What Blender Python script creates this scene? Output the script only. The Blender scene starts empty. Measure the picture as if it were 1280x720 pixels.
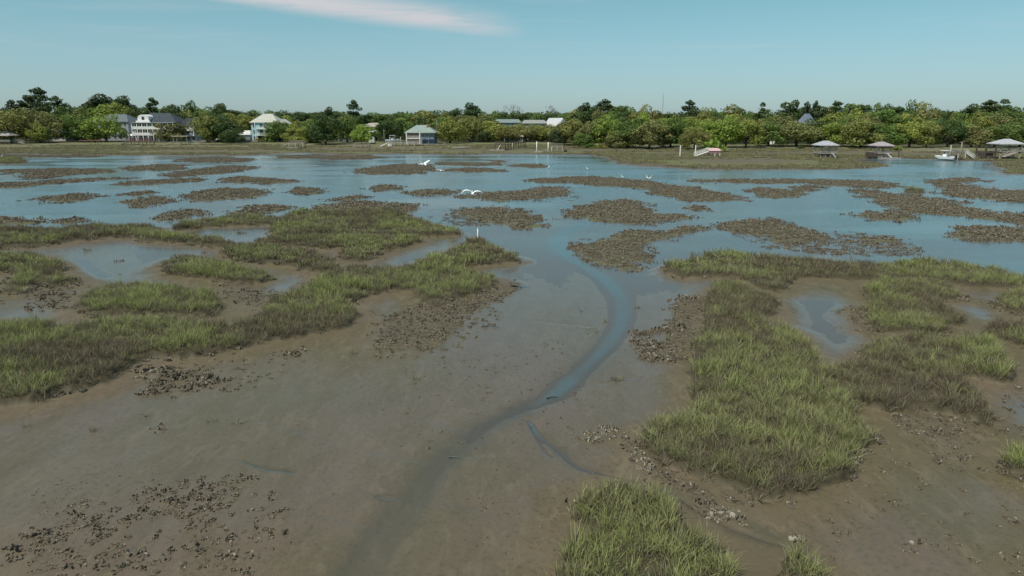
import bpy, math, random
import numpy as np
from mathutils import Vector, Matrix
random.seed(7)
rs = np.random.RandomState(11)
S = bpy.context.scene
ROOT = S.collection
R = math.radians
CAM_H = 10.0
PITCH = R(13.8)
FP = 853.0
CP, SP = math.cos(PITCH), math.sin(PITCH)

# ---------------------------------------------------------------- view maths (1280x720 photograph -> metres)
def ray(px, py):
    u = (px - 640) / FP; v = (360 - py) / FP
    return u, CP + v * SP, -SP + v * CP
def at(px, py, z=0.0):
    u, y, w = ray(px, py)
    t = (z - CAM_H) / w
    return u * t, y * t
def x_at(px, Y, Z=1.2):
    return (px - 640) / FP * (Y * CP - (Z - CAM_H) * SP)
def z_at(py, Y):
    u, y, w = ray(640, py)
    return CAM_H + Y * w / y
def to_px(x, y, z=0.0):
    d = y * CP - (z - CAM_H) * SP
    v = (y * SP + (z - CAM_H) * CP) / d
    return 640 + FP * x / d, 360 - FP * v

# ---------------------------------------------------------------- noise
def _h(ix, iy, seed):
    n = (ix.astype(np.int64) * 374761393 + iy.astype(np.int64) * 668265263 + seed * 1442695041) & 0x7fffffff
    n = ((n ^ (n >> 13)) * 1274126177) & 0x7fffffff
    n = n ^ (n >> 16)
    return (n & 0xffff) / 65535.0
def vnoise(x, y, seed=0):
    ix = np.floor(x); iy = np.floor(y)
    fx = x - ix; fy = y - iy
    fx = fx * fx * (3 - 2 * fx); fy = fy * fy * (3 - 2 * fy)
    a = _h(ix, iy, seed); b = _h(ix + 1, iy, seed); c = _h(ix, iy + 1, seed); d = _h(ix + 1, iy + 1, seed)
    return (a * (1 - fx) + b * fx) * (1 - fy) + (c * (1 - fx) + d * fx) * fy
def fbm(x, y, seed=0, octs=4, gain=0.5):
    x = np.asarray(x, float); y = np.asarray(y, float)
    s = 0; a = 1; t = 0
    for o in range(octs):
        s = s + a * (vnoise(x, y, seed + o * 17) * 2 - 1); t += a
        a *= gain; x = x * 2.03 + 13.1; y = y * 2.03 + 7.7
    return s / t
def sstep(a, b, x):
    t = np.clip((x - a) / (b - a), 0, 1)
    return t * t * (3 - 2 * t)

# ---------------------------------------------------------------- outlines of the marsh (traced, then laid on the ground in metres)
CROPS = {'A': (0, 180, 2.977), 'B': (400, 180, 2.844), 'C': (800, 180, 2.667), 'D': (0, 300, 2.977),
         'E': (400, 360, 2.0), 'F': (780, 300, 2.56), 'G': (650, 500, 2.032), 'H': (0, 500, 2.844), 'P': (0, 0, 1.0)}
def pp(c, *n):
    ox, oy, s = CROPS[c]
    return [(ox + n[i] / s, oy + n[i + 1] / s) for i in range(0, len(n), 2)]
def world(pts, z=0.0):
    return np.array([at(x, y, z) for x, y in pts])
def chaikin(p, closed=True, it=1):
    for _ in range(it):
        q = []
        n = len(p)
        for i in range(n if closed else n - 1):
            a = p[i]; b = p[(i + 1) % n]
            q += [a * .75 + b * .25, a * .25 + b * .75]
        p = np.array(q)
    return p
def sdist(X, Y, poly):
    """signed distance, positive inside"""
    n = len(poly)
    d2 = np.full(X.shape, 1e18); ins = np.zeros(X.shape, bool)
    for i in range(n):
        ax, ay = poly[i]; bx, by = poly[(i + 1) % n]
        ex, ey = bx - ax, by - ay
        wx, wy = X - ax, Y - ay
        t = np.clip((wx * ex + wy * ey) / (ex * ex + ey * ey + 1e-12), 0, 1)
        dx = wx - ex * t; dy = wy - ey * t
        d2 = np.minimum(d2, dx * dx + dy * dy)
        if abs(ey) > 1e-12:
            c = ((ay > Y) != (by > Y)) & (X < (bx - ax) * (Y - ay) / ey + ax)
            ins ^= c
    return np.where(ins, 1, -1) * np.sqrt(d2)
def ldist(X, Y, line):
    d2 = np.full(X.shape, 1e18)
    for i in range(len(line) - 1):
        ax, ay = line[i]; bx, by = line[i + 1]
        ex, ey = bx - ax, by - ay
        wx, wy = X - ax, Y - ay
        t = np.clip((wx * ex + wy * ey) / (ex * ex + ey * ey + 1e-12), 0, 1)
        dx = wx - ex * t; dy = wy - ey * t
        d2 = np.minimum(d2, dx * dx + dy * dy)
    return np.sqrt(d2)

REEFS = [
 pp('A',0,98,80,98,180,95,330,92,440,103,380,112,270,118,200,125,120,132,65,125,50,112,0,110),
 pp('A',440,95,500,82,640,76,690,80,700,92,620,102,500,102),
 pp('A',570,118,680,100,780,85,880,80,955,88,930,100,840,110,700,122,620,127),
 pp('A',-60,146,0,145,120,140,260,130,380,127,520,122,525,130,400,135,300,145,200,155,60,162,-60,164),
 pp('A',415,148,480,140,560,135,640,130,730,130,735,138,640,145,540,152,450,155),
 pp('A',810,128,880,122,980,124,1080,132,1120,140,1080,148,960,150,870,146,830,138),
 pp('A',120,208,180,195,270,188,350,190,380,197,330,212,240,225,160,222),
 pp('A',445,187,490,178,560,176,595,183,560,192,480,197),
 pp('A',440,228,480,208,560,196,650,195,670,205,640,220,560,238,480,243),
 pp('A',680,205,700,190,760,172,850,163,940,165,1000,175,985,195,900,208,800,218,720,215),
 pp('A',1090,180,1120,166,1180,162,1225,175,1200,185,1130,190),
 pp('A',575,275,620,255,700,248,765,252,750,268,690,282,620,287),
 pp('A',845,240,880,228,960,222,1050,222,1095,235,1060,252,980,262,880,262,850,252),
 pp('A',160,296,220,284,300,278,345,285,320,295,250,305,180,302),
 pp('A',-90,272,60,268,150,275,185,285,120,298,40,305,-90,305),
 pp('A',640,60,720,52,860,50,940,55,930,65,800,70,680,70),
 pp('A',-100,42,60,40,300,42,420,47,300,52,60,50,-100,50),
 pp('A',1000,48,1080,42,1200,42,1260,48,1180,54,1060,55),
 pp('B',0,45,100,38,220,42,230,52,100,58,0,56),
 pp('B',95,105,150,90,240,75,330,70,420,80,420,95,400,105,280,110,150,110),
 pp('B',415,90,520,85,600,88,660,97,600,102,450,102),
 pp('B',680,75,760,72,830,80,780,86,700,84),
 pp('B',400,68,470,66,560,70,640,66,650,74,560,80,440,78),
 pp('B',590,60,640,58,680,62,640,67),
 pp('B',155,163,190,150,250,146,305,150,295,165,230,172,170,172),
 pp('B',315,175,360,165,430,162,500,168,480,180,400,186,340,184),
 pp('B',500,180,540,170,640,170,740,165,770,152,840,150,895,170,890,185,800,195,720,200,650,207,570,202,520,195),
 pp('B',40,195,90,183,160,182,150,195,110,205,60,203),
 pp('B',-30,232,60,212,150,207,250,212,340,225,330,240,240,244,100,254,-30,262,-80,250),
 pp('B',480,240,540,228,640,222,740,235,770,255,830,275,850,295,810,305,720,308,640,295,560,275,500,262),
 pp('B',870,255,900,230,980,205,1080,202,1160,210,1180,232,1140,245,1200,262,1225,280,1150,290,1050,285,960,268),
 pp('B',875,370,920,345,1010,325,1090,305,1180,308,1250,300,1390,298,1360,315,1280,330,1220,350,1170,372,1200,400,1180,430,1120,455,1000,440,920,415,880,395),
 pp('B',710,130,780,122,900,117,1020,120,1120,125,1280,150,1340,165,1480,185,1520,195,1540,205,1440,205,1330,205,1240,190,1120,160,1000,150,900,140,780,140),
 pp('C',345,155,420,147,500,155,550,172,520,183,440,182,380,168),
 pp('C',150,125,250,117,400,118,560,118,720,122,860,130,870,145,820,155,700,145,560,135,400,132,250,132),
 pp('C',505,145,560,140,630,148,600,158,530,156),
 pp('C',670,158,760,155,860,165,980,180,1060,195,1130,220,1280,230,1420,240,1420,295,1280,280,1200,265,1100,250,1000,240,900,230,830,220,830,200,740,185),
 pp('C',940,125,1020,112,1120,112,1160,125,1080,130,1120,145,1240,155,1400,165,1400,205,1280,195,1180,190,1060,180,980,165,1000,150,960,140),
 pp('C',700,235,760,226,850,226,950,242,930,255,820,258,730,248),
 pp('C',250,272,320,255,400,252,500,265,560,285,620,310,560,325,540,340,460,330,380,310,300,295),
 pp('C',720,318,760,308,860,312,880,325,800,332,740,335),
 pp('C',995,292,1060,275,1180,275,1400,285,1400,345,1280,335,1180,330,1080,320),
 pp('C',-40,236,50,230,85,260,40,270,-20,262),
 pp('C',130,212,180,205,225,218,180,230,140,225),
 pp('C',90,240,130,232,185,245,140,252),
 # small reefs inside the marsh
 pp('A',375,440,440,422,500,432,480,445,400,450),
 pp('A',455,402,510,392,555,402,540,412,480,415),
]
SHELLBANKS = [   # low muddy banks strewn with oysters
 pp('E',120,165,125,110,150,60,230,50,330,30,400,25,420,50,380,90,340,120,330,160,240,170),
 pp('D',480,480,540,470,700,480,860,500,880,530,800,560,640,570,520,580,490,540),
 pp('F',140,190,190,175,260,190,270,240,240,330,215,410,110,410,60,370,100,300),
 pp('F',680,220,720,212,780,225,790,270,860,300,780,310,720,295),
 pp('A',820,470,960,540,1080,560,1200,520,1280,540,1280,600,1100,640,900,620,800,560),
 pp('A',60,530,260,500,340,560,280,640,120,640,20,590),
 pp('F',800,560,900,545,1060,560,1180,600,1220,560,1250,450,1300,480,1260,560,1180,640,900,660),
 pp('G',270,60,330,150,420,190,560,250,700,270,680,300,560,300,440,280,300,210,250,150,240,100),
 pp('G',420,260,520,270,600,300,590,340,470,330),
 pp('B',640,480,740,488,745,520,660,560,560,600,460,610,420,590,520,545),
]
GRASS = [
 pp('A',-200,318,0,312,70,308,130,315,200,322,300,318,350,308,430,312,520,308,590,318,600,335,640,340,720,345,800,350,860,370,850,385,780,380,700,372,640,362,560,360,520,345,430,345,330,352,240,362,150,378,60,385,-200,400),
 pp('A',640,318,680,298,760,285,830,275,900,272,980,280,1050,282,1100,255,1200,250,1290,256)+pp('B',100,240,180,235,240,232,300,255,380,280,460,300,500,318,430,325,300,325,180,325,80,330,0,328)+pp('A',1120,340,1060,345,1010,335,1020,315,1080,300,1000,300,880,300,760,305,700,318),
 pp('A',940,360,1060,355,1180,345,1290,345,1400,355,1300,385,1160,380,1050,380,960,372),
 pp('A',830,400,880,380,960,385,1050,395,1120,405,1190,420,1250,455,1240,480,1170,478,1090,455,980,440,890,440,840,425),
 pp('A',570,460,640,430,700,415,760,425,820,440,850,460,920,475,1000,495,960,515,860,515,760,500,680,490,600,475),
 pp('A',-200,425,60,412,140,420,180,440,230,470,280,490,310,515,220,525,110,525,60,560,-20,540,100,480,20,470,-200,480),
 pp('A',280,590,330,555,420,530,520,530,640,535,740,560,810,590,830,625,790,645,700,640,600,640,480,640,360,640,290,625),
 pp('D',-300,320,0,300,60,310,200,315,330,320,440,300,560,290,700,300,800,325,880,320,960,290,1000,240,1090,200,1180,150,1240,130)+pp('B',80,445,200,445,300,440,400,455,500,460,600,475,640,490,600,515,520,535,450,555,400,580,360,560,350,520,260,515,180,535,120,560,60,590,130,610,120,626)+pp('D',1280,335,1200,335,1120,360,1000,380,900,400,800,420,700,435,620,440,540,440,460,490,360,540,240,560,120,590,0,620,-300,700),
 pp('B',70,400,100,370,180,345,280,330,370,340,360,350,280,365,220,385,180,412,110,418),
 pp('B',-20,345,60,340,120,350,60,365,-20,370),
 pp('B',340,445,400,410,470,390,520,360,560,350,610,375,650,395,690,412,640,420,560,430,470,440,400,455),
 pp('C',75,420,120,395,220,380,300,365,380,375,480,385,620,395,760,405,900,405,1050,400,1160,410,1280,450,1500,480,1500,520,1280,485,1200,475,1080,470,960,455,860,445,760,450,640,445,520,440,480,460,460,490,400,480,370,460,330,440,220,440,130,445),
 pp('F',275,160,330,145,400,160,470,185,510,225,480,245,420,250,500,280,560,300,600,350,625,390,600,420,680,410,750,370,800,330,900,320,1020,320,1120,320,1190,340,1210,400,1240,440,1200,455,1110,430,1060,440,1120,500,1160,550,1170,590,1100,570,1020,545,900,545,800,540,760,520,760,560,820,620,850,660)+pp('G',900,130,880,150,830,200,760,225,680,240,600,265,560,240,500,215,420,180,330,150,300,115)+pp('F',60,620,160,580,200,540,190,460,220,380,250,300,260,220),
 pp('F',775,160,820,140,900,138,1000,135,1070,160,1085,180,1040,190,980,190,1030,210,1090,250,1095,268,1040,275,1050,300,960,305,860,295,780,280,770,230,790,200),
 pp('F',1190,190,1230,170,1280,165,1500,165,1500,260,1280,240,1210,215),
 pp('F',1145,295,1200,265,1280,255,1500,250,1500,390,1280,350,1220,325),
 pp('G',90,520,100,447,130,320,150,270,210,235,290,230,350,260,400,290,440,330,500,370,540,400,560,447,560,520),
 pp('G',640,447,650,400,700,395,780,430,800,470,820,520,640,520),
 pp('G',1225,165,1250,140,1280,120,1330,115,1400,130,1400,215,1330,205,1250,185),
 pp('A',-100,56,60,52,95,60,90,70,0,72,-100,72),
 pp('C',890,158,930,150,945,156,920,162),
]
POOLS = [
 (pp('A',200,405,300,385,450,375,560,375,650,395,640,420,560,460,480,500,400,525,330,500,250,450), .004),
 (pp('A',760,480,900,500,1000,490,1150,500,1120,545,980,565,830,560,720,520), .0),
 (pp('A',820,455,900,470,860,480), .0),
 (pp('A',800,560,900,570,880,600,830,600), .0),
 (pp('B',200,430,260,400,380,380,480,355,500,365,440,400,360,425,280,440), .0),
 (pp('B',90,255,170,250,160,268,100,270), -.01),
 (pp('A',-60,500,60,505,95,530,60,560,-60,575), .004),
 (pp('A',840,340,960,330,1010,340,960,360,880,362), .0),
 (pp('A',30,640,160,600,180,640,60,660), .0),
 (pp('F',510,190,620,180,700,190,760,215,680,225,690,260,720,300,780,330,740,360,650,340,590,300,550,250), -.006),
 (pp('F',1080,215,1150,210,1200,240,1190,280,1130,290,1070,290,1120,260), -.006),
 (pp('F',1200,480,1280,470,1400,470,1400,640,1240,600), .002),
]
far = [at(x, y) for x, y in [(-500,197),(-200,196),(0,193),(100,194),(200,195),(300,195),(380,192),(420,196),(480,193),(560,194),(650,193),(740,194),
       (752,200),(790,208),(850,212),(950,213),(1040,213),(1095,211),(1112,207),(1090,204),(1072,200.5),(1085,198),(1112,198),(1150,200),(1170,200),(1185,200.5),(1232,202.5),
       (1246,209),(1236,214),(1256,218),(1320,221),(1500,226),(1700,230)]]
FAR = np.array(far + [(420.0, 110.0), (640.0, 440.0), (-640.0, 440.0), (-640.0, 225.0)])

# ---------------------------------------------------------------- ground heights on a fan of rows that widen with distance
rows = [6.0]
while rows[-1] < 425:
    d = rows[-1]
    rows.append(d + (0.12 if d < 12 else min(max(d * d / 6830 * .9, .055), .9)))
rows = np.array(rows)
tcol = np.arange(-1.35, 1.3501, .003)
NR, NC = len(rows), len(tcol)
GX = rows[:, None] * tcol[None, :]
GY = np.repeat(rows[:, None], NC, 1)
BASE = np.array([(0,720,.05),(300,720,.05),(640,720,.035),(900,720,.06),(1280,720,.05),(0,600,.03),(300,600,.025),(600,600,.03),
 (900,640,.06),(1280,600,.03),(1150,560,.06),(200,540,.03),(450,500,.022),(640,480,.024),(740,520,.026),(780,480,.026),(820,450,.022),
 (560,430,.020),(500,430,.05),(640,400,.017),(700,400,.018),(820,390,.010),(860,420,.02),(650,350,.010),(740,350,.010),(700,440,.022),(620,300,-.018),(700,300,-.024),
 (560,270,-.04),(400,250,-.1),(100,250,-.1),(0,250,-.1),(800,330,-.03),(900,300,-.06),(1100,330,-.05),(1250,350,-.06),(1100,270,-.1),
 (100,330,.05),(300,340,.05),(0,350,.05),(450,350,.04),(150,400,.06),(300,400,.06),(450,420,.06),(500,360,.03),(560,325,.03),
 (850,400,.03),(950,400,.05),(1050,350,.07),(1150,370,.06),(1280,400,.05),(1250,460,.04),(1280,520,.008),(850,345,.0),
 (200,210,-.06),(0,205,-.05),(400,200,-.05),(640,205,-.06),(700,215,-.15),(450,218,-.16),(800,215,-.16),(1100,215,-.2),(640,230,-.12),
 (800,250,-.08),(500,300,.01),(1200,205,-.25),(1000,250,-.07),(1200,230,-.08),(860,240,-.04),(0,300,-.04),(300,295,-.05),(1280,260,-.06)])
PXm, PYm = to_px(GX, GY)
num = np.zeros(GX.shape); den = np.zeros(GX.shape)
for bx, by, bz in BASE:
    w = 1.0 / (((PXm - bx) ** 2 + ((PYm - by) * 1.8) ** 2) + 500.0) ** 1.6
    num += w * bz; den += w
GZ = num / den
del num, den, PXm, PYm
# rills, ripples and patches of silt
GZ += .012 * fbm(GX * .12, GY * .07, 1, 4) + .010 * sstep(26, 40, GY) * fbm(GX * .35 + GY * .1, GY * .11, 3, 4) + .006 * fbm(GX * .9, GY * .25, 5, 4) + .0028 * fbm(GX * 5, GY * 2.4, 9, 3)
dry = sstep(70, 110, GY)
GZ += dry * (.06 * fbm(GX * .10, GY * .045, 21, 4) + .03 * fbm(GX * .5, GY * .12, 25, 3))
warpx = fbm(GX * .35, GY * .35, 31, 4); warpf = fbm(GX * 1.7, GY * 1.7, 41, 3); warpb = fbm(GX * .09, GY * .07, 51, 4)
REEFM = np.zeros(GX.shape); GRASSM = np.zeros(GX.shape); SHELLM = np.zeros(GX.shape)
def sub(poly, m):
    x0, y0 = poly.min(0) - m; x1, y1 = poly.max(0) + m
    j0, j1 = np.searchsorted(rows, [y0, y1])
    if j1 <= j0: return None
    lo = rows[max(j0, 0)]
    tt = [x0 / max(lo, 1), x0 / rows[min(j1, NR - 1)], x1 / max(lo, 1), x1 / rows[min(j1, NR - 1)]]
    c0, c1 = np.searchsorted(tcol, [min(tt), max(tt)])
    if c1 <= c0: return None
    return slice(j0, j1), slice(c0, c1)
def warped(s, amp_big, amp_mid, amp_fine):
    return amp_big * warpb[s] + amp_mid * warpx[s] + amp_fine * warpf[s]
def lower(poly, zt, edge=1.2, amp=.8):
    s = sub(poly, 4)
    if s is None: return
    d = sdist(GX[s], GY[s], poly) + warped(s, 0, amp, .25)
    m = sstep(-edge, edge, d)
    GZ[s] = GZ[s] * (1 - m) + (zt + .35 * (GZ[s] - .03)) * m
for p, zt in POOLS:
    lower(chaikin(world(p)), zt)
SILT = np.zeros(GX.shape)
def silt(line, width, fade=None):
    L = chaikin(world(line), False, 2); s = sub(L, 6)
    d = np.abs(ldist(GX[s], GY[s], L) + .5 * warped(s, 0, 1, .3)); wy = np.interp(GY[s], [L[:, 1].min(), L[:, 1].max()], width)
    m = np.exp(-(d / wy) ** 2) * (.75 + .5 * warpx[s])
    if fade: m = m * np.interp(GY[s], fade[0], fade[1])
    SILT[s] = np.maximum(SILT[s], np.clip(m, 0, 1))
# creeks
def creek(line, width, depth, amp=.6, fade=None):
    L = chaikin(world(line), False, 2)
    s = sub(L, 6)
    w = np.array(width, float)
    d = ldist(GX[s], GY[s], L) + amp * .5 * warped(s, 0, 1, .3)
    wy = np.interp(GY[s], [L[:, 1].min(), L[:, 1].max()], w)
    m = np.exp(-(np.maximum(d, 0) / wy) ** 2)
    if fade: m = m * np.interp(GY[s], fade[0], fade[1])
    GZ[s] -= depth * np.minimum(m * 1.15, 1) * (1 + .35 * warpx[s])
creek([(430,740),(470,680),(520,620),(560,570),(610,530),(655,512),(690,498),(730,462),(768,425),(780,395),(772,365),(745,340),(705,318),(690,300),(715,285),(760,272),(800,262)], (.32, .8), .024, .4)
creek([(655,512),(690,497),(725,465),(762,430),(781,398),(776,368),(750,343),(712,320),(695,300),(715,285),(760,272)], (.34,.90), .055, .3, ([14, 21, 25, 31], [0, .30, .7, 1]))
creek([(655,516),(672,545),(700,565),(718,585),(760,595),(830,615),(870,640),(930,668),(1020,700)], (.085, .11), .055, .12)
creek([(660,514),(675,560),(700,580)], (.12, .12), .03, .1)
creek([(250,568),(290,571),(330,588),(365,590),(400,604),(440,606),(470,622),(500,624)], (.06, .08), .022, .3)
silt([(655,516),(672,545),(700,565),(718,585),(760,595),(830,615),(870,640),(930,668),(1020,700)], (.22, .2))
silt([(250,568),(290,571),(330,588),(365,590),(400,604),(440,606),(470,622),(500,624)], (.10, .10))
silt([(400,790),(430,740),(470,680),(520,620),(560,570),(610,530),(655,512),(690,498),(730,462),(768,425)], (.45, .7), ([12, 24, 27, 36], [1, .95, .8, .2]))
silt([(690,498),(700,488),(715,476)], (.5, .6))
creek([(690,498),(700,488),(715,476)], (.7, .8), .03, .1)
for rl in ([(600,470),(640,482),(668,500)], [(520,520),(560,530),(590,545)], [(450,560),(500,572),(550,580)], [(620,560),(600,570),(575,572)], [(800,470),(770,478),(735,482)], [(690,420),(715,440),(735,455)],
           [(380,640),(430,652),(480,664)], [(300,520),(380,540),(450,566)], [(620,640),(590,636),(545,622)], [(820,430),(800,420),(782,400)], [(660,400),(700,405),(760,410)], [(1180,560),(1120,590),(1040,620),(980,660)], [(1240,500),(1200,540),(1170,570)]):
    creek(rl, (.10, .16), .013, .5)
creek([(95,325),(104,327),(113,338),(138,352)], (.4, .4), .03, .3)
creek([(260,335),(200,343),(158,345)], (.3, .4), .02, .3)
creek([(620,290),(560,285),(500,255),(490,235),(520,215)], (.9, 2.2), .05, .6)
def raise_(poly, top, edge, amp, mask, skirt=0.0, skz=.03, lump=.05, grow=0.0):
    s = sub(poly, 8)
    if s is None: return
    dist = float(np.hypot(*poly.mean(0)))
    k = min(max(dist / 45, .5), 2.4)
    raw = sdist(GX[s], GY[s], poly)
    d = raw + grow * k + warped(s, amp * k * .8, amp * k, amp * .62 * k)
    m = sstep(-edge * .25 * k, edge * k, d)
    z = top * m * (1 + .35 * warpx[s]) + lump * m * warpf[s]
    GZ[s] = np.maximum(GZ[s], GZ[s] * (1 - m) + m * z + (1 - m) * 0)
    if skirt:
        q = sstep(-skirt, 0, d) * (1 - m)
        GZ[s] = np.maximum(GZ[s], GZ[s] + q * skz)
    mask[s] = np.maximum(mask[s], m)
    return s, d
for p in SHELLBANKS:
    raise_(chaikin(world(p)), .075, 1.2, .5, SHELLM, 0, 0, .03)
for p in REEFS:
    raise_(chaikin(world(p)), .085, .9, 1.0, REEFM, 0, 0, .05, -.02)
GP = [chaikin(world(p, .2)) for p in GRASS]
for p in GP:
    raise_(p, .30, .55, .55, GRASSM, 1.6, .06, .10, .28)
sF = sdist(GX[GY[:, 0] > 120], GY[GY[:, 0] > 120], FAR)
INL = np.full(GX.shape, -99.0)
INL[GY[:, 0] > 120] = sF
INL += 2.2 * warpb * 1.6 + 1.2 * warpx
land = .16 * sstep(-1, 3, INL) + .30 * sstep(4, 28, INL) + .75 * sstep(32, 60, INL) + .03 * warpx * sstep(0, 4, INL)
GZ = np.where(INL > -1, np.maximum(GZ, land + GZ * .2 * (INL < 3)), GZ)
rowsl = rows
def ground_z(x, y):
    if y >= rows[-1]: return 1.2
    j = int(np.searchsorted(rows, y)) - 1; j = min(max(j, 0), NR - 2)
    f = (y - rows[j]) / (rows[j + 1] - rows[j])
    c = (x / y - tcol[0]) / .003; ci = int(min(max(c, 0), NC - 2)); g = min(max(c - ci, 0), 1)
    return float((GZ[j, ci] * (1 - g) + GZ[j, ci + 1] * g) * (1 - f) + (GZ[j + 1, ci] * (1 - g) + GZ[j + 1, ci + 1] * g) * f)
def sample(A, x, y):
    j = np.clip(np.searchsorted(rows, y) - 1, 0, NR - 1); c = np.clip(((x / y - tcol[0]) / .003).round().astype(int), 0, NC - 1)
    return A[j, c]
def spot(px, py):
    """point of the ground seen at a pixel"""
    z = 0.0
    for _ in range(6):
        x, y = at(px, py, z); z = ground_z(x, y)
    return x, y, z

# ---------------------------------------------------------------- materials
MATS = {}
class NT:
    def __init__(s, name, w=None):
        m = bpy.data.materials.new(name) if w is None else w
        m.use_nodes = True; s.m = m; s.t = m.node_tree; s.t.nodes.clear()
    def n(s, typ, **kw):
        nd = s.t.nodes.new('ShaderNode' + typ)
        for k, v in kw.items():
            if k.startswith('i_'):
                key = k[2:]; key = int(key) if key.isdigit() else key.replace('_', ' ')
                s.link(v, nd.inputs[key])
            else: setattr(nd, k, v)
        return nd
    def link(s, v, inp):
        if isinstance(v, bpy.types.NodeSocket): s.t.links.new(v, inp)
        elif isinstance(v, bpy.types.Node): s.t.links.new(v.outputs[0], inp)
        else: inp.default_value = v
    def mix(s, f, a, b, blend='MIX'):
        nd = s.t.nodes.new('ShaderNodeMix'); nd.data_type = 'RGBA'; nd.blend_type = blend
        s.link(f, nd.inputs[0]); s.link(a, nd.inputs[6]); s.link(b, nd.inputs[7]); return nd.outputs[2]
    def math(s, op, a, b=0.0, c=0.0):
        nd = s.t.nodes.new('ShaderNodeMath'); nd.operation = op
        s.link(a, nd.inputs[0]); s.link(b, nd.inputs[1]); s.link(c, nd.inputs[2]); return nd.outputs[0]
    def rng(s, v, a, b, c=0.0, d=1.0, smooth=True):
        nd = s.t.nodes.new('ShaderNodeMapRange'); nd.interpolation_type = 'SMOOTHSTEP' if smooth else 'LINEAR'
        s.link(v, nd.inputs[0]); 
        for i, q in enumerate((a, b, c, d)): s.link(q, nd.inputs[i + 1])
        return nd.outputs[0]
    def ramp(s, v, stops):
        nd = s.t.nodes.new('ShaderNodeValToRGB'); el = nd.color_ramp.elements
        while len(el) < len(stops): el.new(.5)
        for e, (p, c) in zip(el, stops): e.position = p; e.color = c4(c)
        s.link(v, nd.inputs[0]); return nd.outputs[0]
    def noise(s, vec, scale, detail=4, rough=.55, dist=0.0):
        nd = s.n('TexNoise'); nd.inputs['Scale'].default_value = scale; nd.inputs['Detail'].default_value = detail
        nd.inputs['Roughness'].default_value = rough; nd.inputs['Distortion'].default_value = dist
        if vec is not None: s.link(vec, nd.inputs['Vector'])
        return nd.outputs['Fac']
    def attr(s, name, typ='GEOMETRY'):
        return s.n('Attribute', attribute_name=name, attribute_type=typ).outputs['Fac']
    def vscale(s, vec, sc):
        nd = s.n('Mapping'); s.link(vec, nd.inputs[0]); nd.inputs['Scale'].default_value = sc; return nd.outputs[0]
    def out(s, sh, vol=None):
        o = s.t.nodes.new('ShaderNodeOutputMaterial'); s.link(sh, o.inputs[0])
def c4(c): return (c[0], c[1], c[2], 1.0)

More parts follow.
